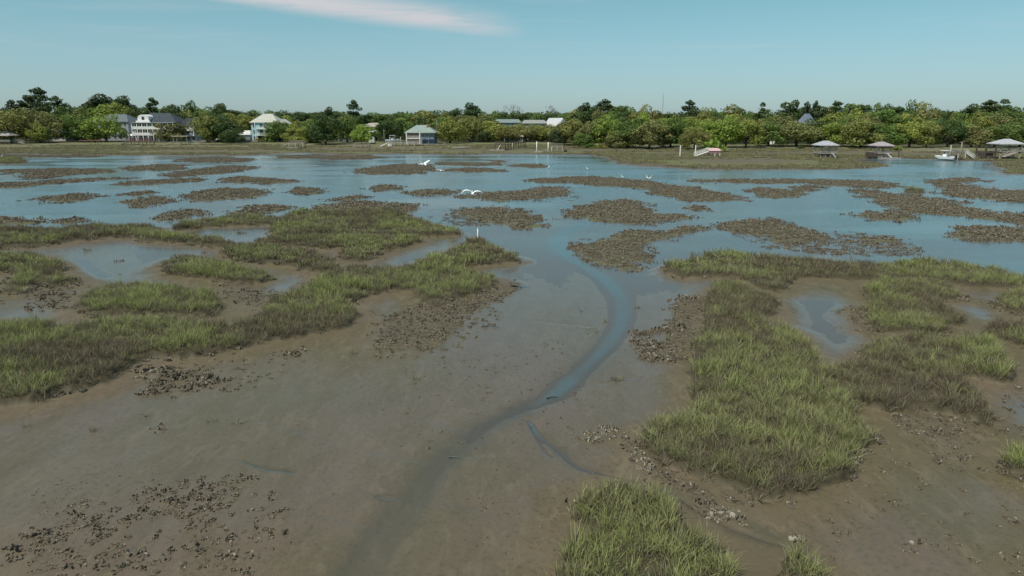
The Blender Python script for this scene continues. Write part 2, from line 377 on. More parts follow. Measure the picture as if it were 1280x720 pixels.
def mud_material():
    t = NT('wet_mud_and_marsh')
    g = t.n('NewGeometry').outputs['Position']
    sx = t.n('SeparateXYZ', i_0=g); z = sx.outputs['Z']
    n1 = t.noise(t.vscale(g, (.12, .06, 1)), 1.0, 5, .6)
    n2 = t.noise(t.vscale(g, (.9, .35, 1)), 1.0, 6, .65)
    n3 = t.noise(g, 7.0, 6, .7)
    col = t.mix(t.rng(n1, .40, .60), c4((.116, .096, .048)), c4((.136, .102, .068)))
    col = t.mix(t.rng(n2, .42, .68, 0, .6), col, c4((.088, .074, .041)))
    nb = t.noise(t.vscale(g, (.35, .18, 1)), 1.0, 7, .7, .6)
    col = t.mix(t.rng(nb, .5, .66, 0, .6), col, c4((.150, .122, .082)))
    col = t.mix(t.rng(n3, .48, .7, 0, .7), col, c4((.060, .055, .038)))
    n4 = t.noise(t.vscale(g, (2.2, .9, 1)), 1.0, 8, .75, .8)
    col = t.mix(t.rng(n4, .5, .64, 0, .7), col, c4((.160, .128, .080)))
    vh = t.n('TexVoronoi', i_Vector=g); vh.inputs['Scale'].default_value = 2.6
    hole = t.math('MULTIPLY', t.rng(vh.outputs['Distance'], .035, .09, 1, 0), t.rng(n2, .42, .6))
    col = t.mix(t.math('MULTIPLY', hole, .75), col, c4((.030, .028, .020)))
    vs = t.n('TexVoronoi', i_Vector=t.vscale(g, (1, .55, 1))); vs.inputs['Scale'].default_value = .55
    smear = t.math('MULTIPLY', t.rng(t.math('ADD', vs.outputs['Distance'], t.math('MULTIPLY', t.math('SUBTRACT', n3, .5), .25)), .02, .12, 1, 0), t.rng(n1, .45, .6))
    col = t.mix(t.math('MULTIPLY', smear, .6), col, c4((.050, .055, .034)))
    # thin films, algae and darker silt near the water line
    wet = t.rng(t.math('ADD', z, t.math('MULTIPLY', t.math('SUBTRACT', n2, .5), .05)), .0, .07, 1, 0)
    col = t.mix(t.math('MULTIPLY', wet, .45), col, c4((.118, .096, .082)))
    col = t.mix(t.math('MULTIPLY', t.attr('silt'), .82), col, c4((.052, .056, .038)))
    # drier mud on the banks
    dryf = t.rng(z, .06, .16)
    col = t.mix(dryf, col, t.mix(n3, c4((.13, .105, .062)), c4((.095, .078, .048))))
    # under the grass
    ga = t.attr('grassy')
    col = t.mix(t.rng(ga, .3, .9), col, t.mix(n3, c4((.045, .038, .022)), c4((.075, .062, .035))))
    # oyster reefs
    ra = t.attr('reef')
    v = t.n('TexVoronoi', i_Vector=g); v.inputs['Scale'].default_value = 3.2; v.feature = 'F1'
    v2 = t.n('TexVoronoi', i_Vector=g); v2.inputs['Scale'].default_value = 8.0
    rc = t.mix(t.rng(v.outputs['Distance'], .1, .6), c4((.180, .151, .104)), c4((.068, .056, .041)))
    rc = t.mix(t.rng(v2.outputs['Distance'], .3, .7), rc, c4((.115, .108, .060)))
    rc = t.mix(t.rng(nb, .5, .62, 0, .6), rc, c4((.13, .13, .062)))
    col = t.mix(t.rng(t.math('ADD', ra, t.math('MULTIPLY', t.math('SUBTRACT', n3, .5), .8)), .25, .6), col, rc)
    sh = t.attr('shelly')
    sc = t.mix(t.rng(n3, .45, .62), c4((.115, .092, .058)), c4((.050, .042, .028)))
    col = t.mix(t.rng(t.math('ADD', sh, t.math('MULTIPLY', t.math('SUBTRACT', n3, .5), 1.2)), .3, .9, 0, .7), col, sc)
    # far bank: bands of mud, marsh grass and lawn following the shore
    il = t.attr('inland')
    il2 = t.math('ADD', il, t.math('MULTIPLY', t.math('SUBTRACT', t.noise(t.vscale(g, (.03, .12, 1)), 1.0, 5, .6), .5), 26))
    bc = t.ramp(t.math('DIVIDE', il2, 80.0), [(.0, (.130, .106, .088)), (.09, (.118, .094, .076)), (.13, (.135, .145, .060)), (.20, (.140, .142, .062)),
        (.26, (.130, .108, .076)), (.42, (.140, .112, .078)), (.50, (.155, .148, .070)), (.62, (.180, .152, .100)), (.74, (.160, .180, .070)), (.86, (.18, .175, .085)), (1.0, (.055, .055, .03))])
    bn = t.noise(t.vscale(g, (.25, .8, 1)), 1.0, 6, .7)
    bc = t.mix(t.rng(bn, .35, .7, 0, .5), bc, c4((.085, .085, .045)))
    bc = t.mix(t.rng(t.noise(t.vscale(g, (.9, 1.4, 1)), 1.0, 5, .75), .5, .7, 0, .45), bc, c4((.17, .155, .085)))
    col = t.mix(t.rng(il, -.5, 1.5), col, bc)
    rough = t.rng(t.math('ADD', z, t.math('MULTIPLY', t.math('SUBTRACT', n2, .5), .06)), .0, .10, .20, .62)
    rough = t.math('ADD', rough, t.math('MULTIPLY', t.math('SUBTRACT', n3, .5), .25))
    rough = t.math('MAXIMUM', rough, t.math('MULTIPLY', t.math('MAXIMUM', ra, ga), .8))
    rough = t.math('MAXIMUM', rough, t.rng(il, 0, 3, 0, .9))
    b = t.n('Bump', i_Height=t.math('ADD', t.math('SUBTRACT', t.math('MULTIPLY', t.noise(g, 4.0, 9, .72), t.rng(z, .0, .05, .35, 1.0)), t.math('MULTIPLY', hole, .6)), t.math('MULTIPLY', t.math('MAXIMUM', ra, ga), v.outputs['Distance'])))
    b.inputs['Strength'].default_value = .6; b.inputs['Distance'].default_value = .035
    p = t.n('BsdfPrincipled', i_Base_Color=col, i_Roughness=rough, i_Normal=b.outputs[0])
    p.inputs['IOR'].default_value = 1.30
    p.inputs['Coat IOR'].default_value = 1.33; p.inputs['Coat Roughness'].default_value = .20
    t.link(t.math('MULTIPLY', t.rng(t.math('ADD', z, t.math('MULTIPLY', t.math('SUBTRACT', n2, .5), .05)), .0, .06, .42, 0), t.math('SUBTRACT', 1.0, t.math('MAXIMUM', ra, ga))), p.inputs['Coat Weight'])
    t.out(p); return t.m

def water_material():
    t = NT('shallow_tidal_water')
    g = t.n('NewGeometry').outputs['Position']
    dep = t.attr('depth'); sy = t.n('SeparateXYZ', i_0=g).outputs['Y']
    w1 = t.noise(t.vscale(g, (1.1, 1.5, 1)), 1.0, 5, .6, .9)
    w2 = t.noise(t.vscale(g, (3.0, 6.0, 1)), 1.0, 4, .6)
    w3 = t.noise(t.vscale(g, (.03, .10, 1)), 1.0, 5, .6)
    ruf = t.rng(w3, .42, .60)
    h = t.math('ADD', w1, t.math('MULTIPLY', w2, .35))
    b = t.n('Bump', i_Height=h, i_Strength=t.math('MULTIPLY', t.rng(sy, 34, 75, .12, 1.0), t.math('MULTIPLY', t.rng(dep, .0, .06, .04, 1.0), t.rng(w3, .35, .6, .35, 1.0))))
    b.inputs['Distance'].default_value = .045
    fr = t.n('Fresnel', i_Normal=b.outputs[0]); fr.inputs['IOR'].default_value = 1.41
    gl = t.n('BsdfGlossy', i_Normal=b.outputs[0], i_Roughness=t.math('MAXIMUM', t.rng(ruf, 0, 1, .12, .24), t.rng(dep, 0, .04, .16, .1))); gl.inputs['Color'].default_value = (1, 1, 1, 1)
    tr = t.n('BsdfTransparent', i_Color=t.mix(t.rng(dep, 0, .15), c4((.99, .99, .98)), c4((.70, .74, .70))))
    df = t.n('BsdfDiffuse', i_Color=t.mix(t.rng(dep, .0, .11), c4((.142, .132, .120)), c4((.088, .142, .150))))
    body = t.n('MixShader', i_0=t.rng(dep, -.002, .08, .28, .72), i_1=tr, i_2=df)
    t.out(t.n('MixShader', i_0=fr.outputs[0], i_1=body, i_2=gl)); return t.m

def simple(name, col, rough=.7, var=.15, scale=3.0, metal=0.0, spec=None, stretch=(1, 1, 1)):
    if name in MATS: return MATS[name]
    t = NT(name)
    tc = t.n('TexCoord').outputs['Object']
    n = t.noise(t.vscale(tc, stretch), scale, 5, .6)
    c = t.mix(t.rng(n, .3, .7), c4([q * (1 - var) for q in col]), c4([min(1, q * (1 + var)) for q in col]))
    p = t.n('BsdfPrincipled', i_Base_Color=c); p.inputs['Roughness'].default_value = rough; p.inputs['Metallic'].default_value = metal
    t.out(p); MATS[name] = t.m; return t.m
def siding(name, col, pitch=.22):
    if name in MATS: return MATS[name]
    t = NT(name); tc = t.n('TexCoord').outputs['Object']
    w = t.n('TexWave', i_Vector=tc, wave_type='BANDS', bands_direction='Z', wave_profile='SAW'); w.inputs['Scale'].default_value = .314 / pitch
    n = t.noise(t.vscale(tc, (.6, .6, 2)), 1.0, 5, .6)
    c = t.mix(t.rng(n, .3, .8, 0, .5), c4(col), c4([q * .82 for q in col]))
    b = t.n('Bump', i_Height=w.outputs['Fac']); b.inputs['Strength'].default_value = .5; b.inputs['Distance'].default_value = .02
    p = t.n('BsdfPrincipled', i_Base_Color=c, i_Normal=b.outputs[0]); p.inputs['Roughness'].default_value = .6
    t.out(p); MATS[name] = t.m; return t.m
def roofing(name, col, metal=False):
    if name in MATS: return MATS[name]
    t = NT(name); tc = t.n('TexCoord').outputs['Object']
    if metal:
        w = t.n('TexWave', i_Vector=tc, wave_type='BANDS', bands_direction='X'); w.inputs['Scale'].default_value = .8
        h = t.math('POWER', w.outputs['Fac'], 8.0)
    else:
        bt = t.n('TexBrick', i_Vector=tc); bt.inputs['Scale'].default_value = 3.0; h = bt.outputs['Fac']
    n = t.noise(tc, 1.3, 6, .65)
    c = t.mix(t.rng(n, .3, .75), c4(col), c4([q * .7 for q in col]))
    b = t.n('Bump', i_Height=h); b.inputs['Strength'].default_value = .4; b.inputs['Distance'].default_value = .03
    p = t.n('BsdfPrincipled', i_Base_Color=c, i_Normal=b.outputs[0]); p.inputs['Roughness'].default_value = .5 if metal else .95; p.inputs['Specular IOR Level'].default_value = .4 if metal else .1
    t.out(p); MATS[name] = t.m; return t.m
def leaf_material(name):
    t = NT(name)
    oc = t.n('ObjectInfo').outputs['Color']; rnd = t.n('ObjectInfo').outputs['Random']
    f = t.attr('leafvar')
    c = t.mix(t.rng(f, 0, 1, 0, 1, False), t.mix(1.0, oc, c4((.78, .80, .74)), 'MULTIPLY'), t.mix(1.0, oc, c4((1.45, 1.40, 1.25)), 'MULTIPLY'))
    d = t.n('BsdfPrincipled', i_Base_Color=c); d.inputs['Roughness'].default_value = .65
    d.inputs['Specular IOR Level'].default_value = .3
    tl = t.n('BsdfTranslucent', i_Color=c)
    t.out(t.n('MixShader', i_0=.34, i_1=d, i_2=tl)); return t.m
def blade_material():
    t = NT('cordgrass_blades')
    h = t.attr('h'); tone = t.attr('tone', 'INSTANCER'); fresh = t.attr('fresh', 'INSTANCER'); bv = t.attr('bv')
    base = t.mix(bv, c4((.150, .124, .080)), c4((.340, .295, .205)))
    green = t.mix(fresh, t.mix(bv, c4((.215, .225, .090)), c4((.370, .365, .175))), t.mix(bv, c4((.220, .260, .075)), c4((.400, .430, .160))))
    stalk = t.mix(bv, c4((.110, .072, .058)), c4((.210, .155, .122)))
    up = t.mix(tone, green, stalk)
    up = t.mix(t.attr('dead', 'INSTANCER'), up, t.mix(bv, c4((.115, .095, .062)), c4((.270, .235, .165))))
    c = t.mix(t.rng(t.math('ADD', h, t.math('MULTIPLY', t.math('SUBTRACT', bv, .5), .3)), .15, .62), base, up)
    d = t.n('BsdfPrincipled', i_Base_Color=c); d.inputs['Roughness'].default_value = .6; d.inputs['Specular IOR Level'].default_value = .3
    tl = t.n('BsdfTranslucent', i_Color=c)
    t.out(t.n('MixShader', i_0=.32, i_1=d, i_2=tl)); return t.m
def shell_material():
    t = NT('oyster_shell')
    f = t.attr('sv'); h = t.attr('h')
    tc = t.n('TexCoord').outputs['Object']
    n = t.noise(tc, 30, 4, .6)
    c = t.ramp(f, [(0, (.080, .064, .045)), (.55, (.138, .114, .080)), (.82, (.205, .178, .13)), (1, (.38, .35, .28))])
    c = t.mix(t.rng(n, .4, .7, 0, .5), c, c4((.05, .045, .03)))
    p = t.n('BsdfPrincipled', i_Base_Color=c); p.inputs['Roughness'].default_value = .8; p.inputs['Specular IOR Level'].default_value = .25
    t.out(p); return t.m

# ---------------------------------------------------------------- object helpers
def props(o, label=None, cat=None, group=None, kind=None):
    if label: o['label'] = label
    if cat: o['category'] = cat
    if group: o['group'] = group
    if kind: o['kind'] = kind
    return o
def mesh_np(name, V, F, mats, attrs=None, smooth=False):
    me = bpy.data.meshes.new(name)
    V = np.asarray(V, np.float32); F = np.asarray(F, np.int32)
    me.vertices.add(len(V)); me.vertices.foreach_set('co', V.ravel())
    k = F.shape[1]
    me.loops.add(F.size); me.loops.foreach_set('vertex_index', F.ravel())
    me.polygons.add(len(F)); me.polygons.foreach_set('loop_start', np.arange(0, F.size, k, dtype=np.int32))
    me.polygons.foreach_set('loop_total', np.full(len(F), k, np.int32))
    if smooth: me.polygons.foreach_set('use_smooth', np.ones(len(F), bool))
    me.update(calc_edges=True); me.validate()
    for k2, a in (attrs or {}).items():
        at_ = me.attributes.new(k2, 'FLOAT', 'POINT'); at_.data.foreach_set('value', np.asarray(a, np.float32).ravel())
    for m in (mats if isinstance(mats, list) else [mats]): me.materials.append(m)
    return me
def link(name, data, parent=None, loc=(0, 0, 0), rz=0.0):
    o = bpy.data.objects.new(name, data); ROOT.objects.link(o)
    o.location = loc; o.rotation_euler = (0, 0, rz)
    if parent is not None: o.parent = parent
    return o
class MB:
    def __init__(s): s.v = []; s.f = []
    def add(s, vs, fs):
        b = len(s.v); s.v += [tuple(q) for q in vs]; s.f += [tuple(i + b for i in f) for f in fs]; return s
    def box(s, x0, x1, y0, y1, z0, z1):
        return s.add([(x0,y0,z0),(x1,y0,z0),(x1,y1,z0),(x0,y1,z0),(x0,y0,z1),(x1,y0,z1),(x1,y1,z1),(x0,y1,z1)],
                     [(0,3,2,1),(4,5,6,7),(0,1,5,4),(1,2,6,5),(2,3,7,6),(3,0,4,7)])
    def bar(s, p, q, w, h=None, n=4):
        return s.tube([p, q], [w, w], n)
    def tube(s, pts, rad, n=8, cap=True):
        b = len(s.v); P = [Vector(p) for p in pts]
        for i, p in enumerate(P):
            d = (P[min(i + 1, len(P) - 1)] - P[max(i - 1, 0)]).normalized()
            a = d.orthogonal().normalized() if abs(d.z) > .999 else d.cross(Vector((0, 0, 1))).normalized()
            c = d.cross(a)
            for k in range(n):
                an = 2 * math.pi * (k + .5) / n
                s.v.append(tuple(p + (a * math.cos(an) + c * math.sin(an)) * rad[i]))
        for i in range(len(P) - 1):
            for k in range(n):
                s.f.append((b + i * n + k, b + i * n + (k + 1) % n, b + (i + 1) * n + (k + 1) % n, b + (i + 1) * n + k))
        if cap:
            s.f.append(tuple(b + k for k in range(n))[::-1]); s.f.append(tuple(b + (len(P) - 1) * n + k for k in range(n)))
        return s
    def build(s, name, mat, parent=None, loc=(0, 0, 0), rz=0.0, smooth=False):
        me = bpy.data.meshes.new(name); me.from_pydata(s.v, [], s.f)
        import bmesh
        bm = bmesh.new(); bm.from_mesh(me); bmesh.ops.recalc_face_normals(bm, faces=bm.faces); bm.to_mesh(me); bm.free()
        me.materials.append(mat)
        if smooth:
            for p in me.polygons: p.use_smooth = True
        return link(name, me, parent, loc, rz)
def empty(name, loc, rz, label, cat, group=None):
    o = link(name, None, None, loc, rz); o.empty_display_size = .5
    return props(o, label, cat, group)

# ---------------------------------------------------------------- ground and water
def grid_faces(mask=None):
    idx = np.arange(NR * NC).reshape(NR, NC)
    F = np.stack([idx[:-1, :-1], idx[:-1, 1:], idx[1:, 1:], idx[1:, :-1]], -1).reshape(-1, 4)
    return F if mask is None else F[mask.ravel()]
MUD = mud_material()
V = np.stack([GX, GY, GZ], -1).reshape(-1, 3)
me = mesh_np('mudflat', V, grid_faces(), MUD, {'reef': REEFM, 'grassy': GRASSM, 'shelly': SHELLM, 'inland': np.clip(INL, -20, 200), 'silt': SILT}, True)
props(link('mudflat', me), kind='structure')
wm = GZ < .035
qm = wm[:-1, :-1] | wm[1:, :-1] | wm[:-1, 1:] | wm[1:, 1:]
F = grid_faces(qm)
used = np.unique(F); remap = np.full(NR * NC, -1); remap[used] = np.arange(len(used))
Vw = V[used].copy(); dep = np.clip(-Vw[:, 2], -.01, 1); Vw[:, 2] = 0.0
me = mesh_np('tidal_water', Vw, remap[F], water_material(), {'depth': dep}, True)
props(link('tidal_water', me), kind='structure')
def flat(name, x0, x1, y0, y1, z, mat):
    m = MB(); m.add([(x0, y0, z), (x1, y0, z), (x1, y1, z), (x0, y1, z)], [(0, 1, 2, 3)]); return props(m.build(name, mat), kind='structure')
flat('ground', -7000, 7000, -300, 12000, -.9, simple('bare_mud', (.10, .085, .06), .8, .2, .05))
flat('inland_ground', -3000, 3000, 424, 11000, 1.1, simple('forest_floor', (.05, .055, .03), .9, .3, .02))
# ---------------------------------------------------------------- marsh grass (too many blades to count)
def scatter(name, P, rot, scl, idx, protos, extra, label, cat):
    col = bpy.data.collections.new(name + '_sources')
    for i, me in enumerate(protos):
        o = bpy.data.objects.new('%s_source_%02d' % (name, i), me); col.objects.link(o)
    me = bpy.data.meshes.new(name)
    me.vertices.add(len(P)); me.vertices.foreach_set('co', np.asarray(P, np.float32).ravel())
    a = me.attributes.new('rot', 'FLOAT_VECTOR', 'POINT'); a.data.foreach_set('vector', np.asarray(rot, np.float32).ravel())
    a = me.attributes.new('scl', 'FLOAT_VECTOR', 'POINT'); a.data.foreach_set('vector', np.asarray(scl, np.float32).ravel())
    a = me.attributes.new('idx', 'INT', 'POINT'); a.data.foreach_set('value', np.asarray(idx, np.int32))
    for k, v in extra.items():
        a = me.attributes.new(k, 'FLOAT', 'POINT'); a.data.foreach_set('value', np.asarray(v, np.float32))
    ng = bpy.data.node_groups.new(name + '_nodes', 'GeometryNodeTree')
    ng.interface.new_socket('Geometry', in_out='INPUT', socket_type='NodeSocketGeometry')
    ng.interface.new_socket('Geometry', in_out='OUTPUT', socket_type='NodeSocketGeometry')
    N = ng.nodes; gi = N.new('NodeGroupInput'); go = N.new('NodeGroupOutput')
    ci = N.new('GeometryNodeCollectionInfo'); ci.inputs['Collection'].default_value = col
    ci.inputs['Separate Children'].default_value = True; ci.inputs['Reset Children'].default_value = True
    ip = N.new('GeometryNodeInstanceOnPoints'); ip.inputs['Pick Instance'].default_value = True
    def na(nm, typ):
        q = N.new('GeometryNodeInputNamedAttribute'); q.data_type = typ; q.inputs['Name'].default_value = nm
        return [o for o in q.outputs if o.enabled][0]
    mp = N.new('GeometryNodeMeshToPoints'); L = ng.links
    L.new(gi.outputs[0], mp.inputs[0]); L.new(mp.outputs[0], ip.inputs['Points']); L.new(ci.outputs[0], ip.inputs['Instance'])
    L.new(na('idx', 'INT'), ip.inputs['Instance Index']); L.new(na('scl', 'FLOAT_VECTOR'), ip.inputs['Scale'])
    er = N.new('FunctionNodeEulerToRotation'); L.new(na('rot', 'FLOAT_VECTOR'), er.inputs[0]); L.new(er.outputs[0], ip.inputs['Rotation'])
    L.new(ip.outputs[0], go.inputs[0])
    o = link(name, me); md = o.modifiers.new('instances', 'NODES'); md.node_group = ng
    return props(o, label, cat, None, 'stuff')
BLADE = blade_material()
def tuft(seed, n=26, rad=.17, hmin=.32, hmax=.62, w=.0085, lean=.45, dead=0.0):
    r = np.random.RandomState(seed); V = []; F = []; H = []; B = []
    for i in range(n):
        a = r.uniform(0, 2 * math.pi); q = rad * math.sqrt(r.uniform()); x, y = q * math.cos(a), q * math.sin(a)
        h = r.uniform(hmin, hmax); la = a + r.normal(0, .9); ln = abs(r.normal(lean, .3)) * h
        wd = r.uniform(.7, 1.3) * w; fa = r.uniform(0, math.pi); wx, wy = wd * math.cos(fa), wd * math.sin(fa); bv = r.uniform()
        b = len(V)
        for k, (t, ww) in enumerate(((0, 1), (.4, .9), (.75, .55), (1, .02))):
            cx = x + ln * t * t * math.cos(la); cy = y + ln * t * t * math.sin(la); cz = h * (t - .25 * t * t * min(ln / h, 1.2)) - .03
            V += [(cx - wx * ww, cy - wy * ww, cz), (cx + wx * ww, cy + wy * ww, cz)]; H += [t, t]; B += [bv, bv]
        for k in range(3): F.append((b + 2 * k, b + 2 * k + 1, b + 2 * k + 3, b + 2 * k + 2))
    return mesh_np('grass_tuft', V, F, BLADE, {'h': H, 'bv': B})
near_t = [tuft(i) for i in range(7)] + [tuft(20 + i, 20, .2, .2, .4, .011, 1.1) for i in range(3)]
far_t = [tuft(40 + i, 30, .34, .32, .62, .022, .45) for i in range(6)]
P = []; RO = []; SC = []; ID = []; TO = []; FR = []; DE = []
def grass_noise(x, y):
    return fbm(x * .28, y * .28, 71, 3), fbm(x * .9, y * .9, 77, 3)
for poly in GP:
    x0, y0 = poly.min(0) - .3; x1, y1 = poly.max(0) + .3
    x0 = max(x0, -.95 * y1); x1 = min(x1, .95 * y1)
    yc = (max(y0, 12) + y1) / 2
    cell = 0
    # near and far halves get their own density
    nb = max(1, int((y1 - y0) / 4) + 1); ed = np.linspace(y0, y1, nb + 1)
    for b in range(nb):
        ym = (ed[b] + ed[b + 1]) / 2
        if ym < 11: continue
        dens = 24 if ym < 22 else 18 if ym < 32 else 13 if ym < 45 else 7 if ym < 75 else 3
        n = int((x1 - x0) * (ed[b + 1] - ed[b]) * dens)
        if n < 1: continue
        X = rs.uniform(x0, x1, n); Y = rs.uniform(ed[b], ed[b + 1], n)
        gm = sample(GRASSM, X, Y); k = (gm + .25 * fbm(X * 1.3, Y * 1.3, 61, 3) > rs.uniform(.08, .72, n)) & (np.abs(X) < Y * 1.05)
        X, Y, gm = X[k], Y[k], gm[k]
        na_, nb_ = grass_noise(X, Y)
        k = (nb_ > -.30) | (rs.uniform(size=len(X)) < .30)
        X, Y, gm, na_, nb_ = X[k], Y[k], gm[k], na_[k], nb_[k]
        if not len(X): continue
        Z = sample(GZ, X, Y)
        hs = (.50 + .42 * gm * (1 + .8 * na_ + .5 * nb_)) * rs.uniform(.45, 1.25, len(X)) * .95
        farq = ym > 45
        P.append(np.stack([X, Y, Z], 1)); RO.append(np.stack([rs.normal(0, .08, len(X)), rs.normal(0, .08, len(X)), rs.uniform(0, 6.28, len(X))], 1))
        SC.append(np.stack([hs ** .5, hs ** .5, hs], 1))
        edge = (gm < .8) & (rs.uniform(size=len(X)) < .6)
        ID.append(np.where(farq, rs.randint(10, 16, len(X)), np.where(edge, rs.randint(7, 10, len(X)), rs.randint(0, 7, len(X)))))
        br = fbm(X * .22 + 9, Y * .22, 91, 3) - .06
        tone = sstep(-.05, .38, br + .3 * nb_) * rs.uniform(.3, 1, len(X)) + (rs.uniform(size=len(X)) < .16) * .65
        dd = np.clip((gm < .85) * rs.uniform(.2, 1.1, len(X)) + (rs.uniform(size=len(X)) < .10) * .8 + .5 * sstep(.1, .5, -nb_ - .3 * na_), 0, 1); DE.append(dd)
        TO.append(np.clip(tone, 0, 1)); FR.append(np.clip(.55 + .9 * na_ + rs.normal(0, .15, len(X)), 0, 1))
P = np.concatenate(P); RO = np.concatenate(RO); SC = np.concatenate(SC); ID = np.concatenate(ID); TO = np.concatenate(TO); FR = np.concatenate(FR)
print('grass tufts', len(P))
scatter('marsh_grass', P, RO, SC, ID, near_t + far_t, {'tone': TO, 'fresh': FR, 'dead': np.concatenate(DE)}, 'yellow-green cordgrass growing on the raised mud banks of the near marsh', 'marsh grass')
# far bank: low grass in bands along the shore
X = rs.uniform(-300, 300, 90000); Y = rs.uniform(130, 300, 90000)
il = sample(INL, X, Y); bn = fbm(X * .02, Y * .1, 95, 3)
k = (il > 1.5) & (il < 62) & (np.abs(X) < Y * .95) & ((bn + .25 * np.sin(il / 5.0) + rs.normal(0, .15, len(X))) > .02)
X, Y, il = X[k], Y[k], il[k]; n = len(X); print('far tufts', n)
s_ = rs.uniform(.5, .95, n)
scatter('shore_grass', np.stack([X, Y, sample(GZ, X, Y)], 1), np.stack([np.zeros(n), np.zeros(n), rs.uniform(0, 6.28, n)], 1),
        np.stack([s_ * 2.4, s_ * 2.4, s_], 1), rs.randint(0, 6, n), far_t, {'tone': np.clip(rs.normal(.35, .3, n), 0, 1), 'fresh': rs.uniform(0, .8, n), 'dead': rs.uniform(-.4, .7, n).clip(0, 1)},
        'low tawny marsh grass in bands along the far shore', 'marsh grass')

# ---------------------------------------------------------------- oysters
SHELL = shell_material()
def oyster(seed, n=9, rad=.13, size=.085, light=0.0, pad=True):
    r = np.random.RandomState(seed); V = []; F = []; SV = []
    for i in range(n):
        a = r.uniform(0, 6.28); q = rad * math.sqrt(r.uniform()); c = Vector((q * math.cos(a), q * math.sin(a), -.015))
        L = size * r.uniform(.6, 1.35); W = L * r.uniform(.3, .5); T = L * .13
        tilt = Matrix.Rotation(r.normal(0, .45), 3, 'X') @ Matrix.Rotation(r.uniform(0, 6.28), 3, 'Z')
        tilt = Matrix.Rotation(r.uniform(0, 6.28), 3, 'Z') @ tilt
        prof = [(0, .25), (.3, .8), (.65, 1.0), (.9, .7), (1.02, .15)]
        b = len(V); sv = min(1, max(0, r.beta(1.6, 2.2) + light))
        for (t, w) in prof:
            for (sx, sy) in ((-1, 0), (0, 1), (1, 0), (0, -.6)):
                p = tilt @ Vector((sx * w * W, sy * T * w, t * L)); V.append(tuple(c + p)); SV.append(min(1, sv + (.18 if t > .8 else 0)))
        for k in range(4):
            for j in range(4): F.append((b + k * 4 + j, b + k * 4 + (j + 1) % 4, b + (k + 1) * 4 + (j + 1) % 4, b + (k + 1) * 4 + j))
    # mud pad that the shells stand in
    b = len(V); V.append((0, 0, .030)); SV.append(.45)
    if not pad: return mesh_np('oyster_cluster', V[:b], F, SHELL, {'sv': SV[:b]}, False)
    for ring, (q, zz) in enumerate(((.55, .022), (1.15, -.03))):
        for k in range(9):
            a = k * 6.283 / 9; w = rad * q * r.uniform(.85, 1.2); V.append((w * math.cos(a), w * math.sin(a), zz)); SV.append(.4)
    for k in range(9):
        F.append((b, b, b + 1 + k, b + 1 + (k + 1) % 9)) if False else F.append((b, b + 1 + k, b + 1 + (k + 1) % 9, b + 1 + (k + 1) % 9))
        F.append((b + 1 + k, b + 10 + k, b + 10 + (k + 1) % 9, b + 1 + (k + 1) % 9))
    me = bpy.data.meshes.new('oyster_cluster'); me.from_pydata([tuple(q) for q in V], [], [tuple(dict.fromkeys(f)) for f in F])
    me.materials.append(SHELL); at_ = me.attributes.new('sv', 'FLOAT', 'POINT'); at_.data.foreach_set('value', np.asarray(SV, np.float32)); return me
dark = [oyster(i) for i in range(6)]
dark2 = [oyster(30 + i, 12, .16, .10) for i in range(4)]
pale = [oyster(60 + i, 12, .15, .10, .38) for i in range(4)]
flats = [oyster(80 + i, 5, .12, .07, .1) for i in range(3)]
reefm = [oyster(100 + i, 17, .44, .13, .06, False) for i in range(5)]
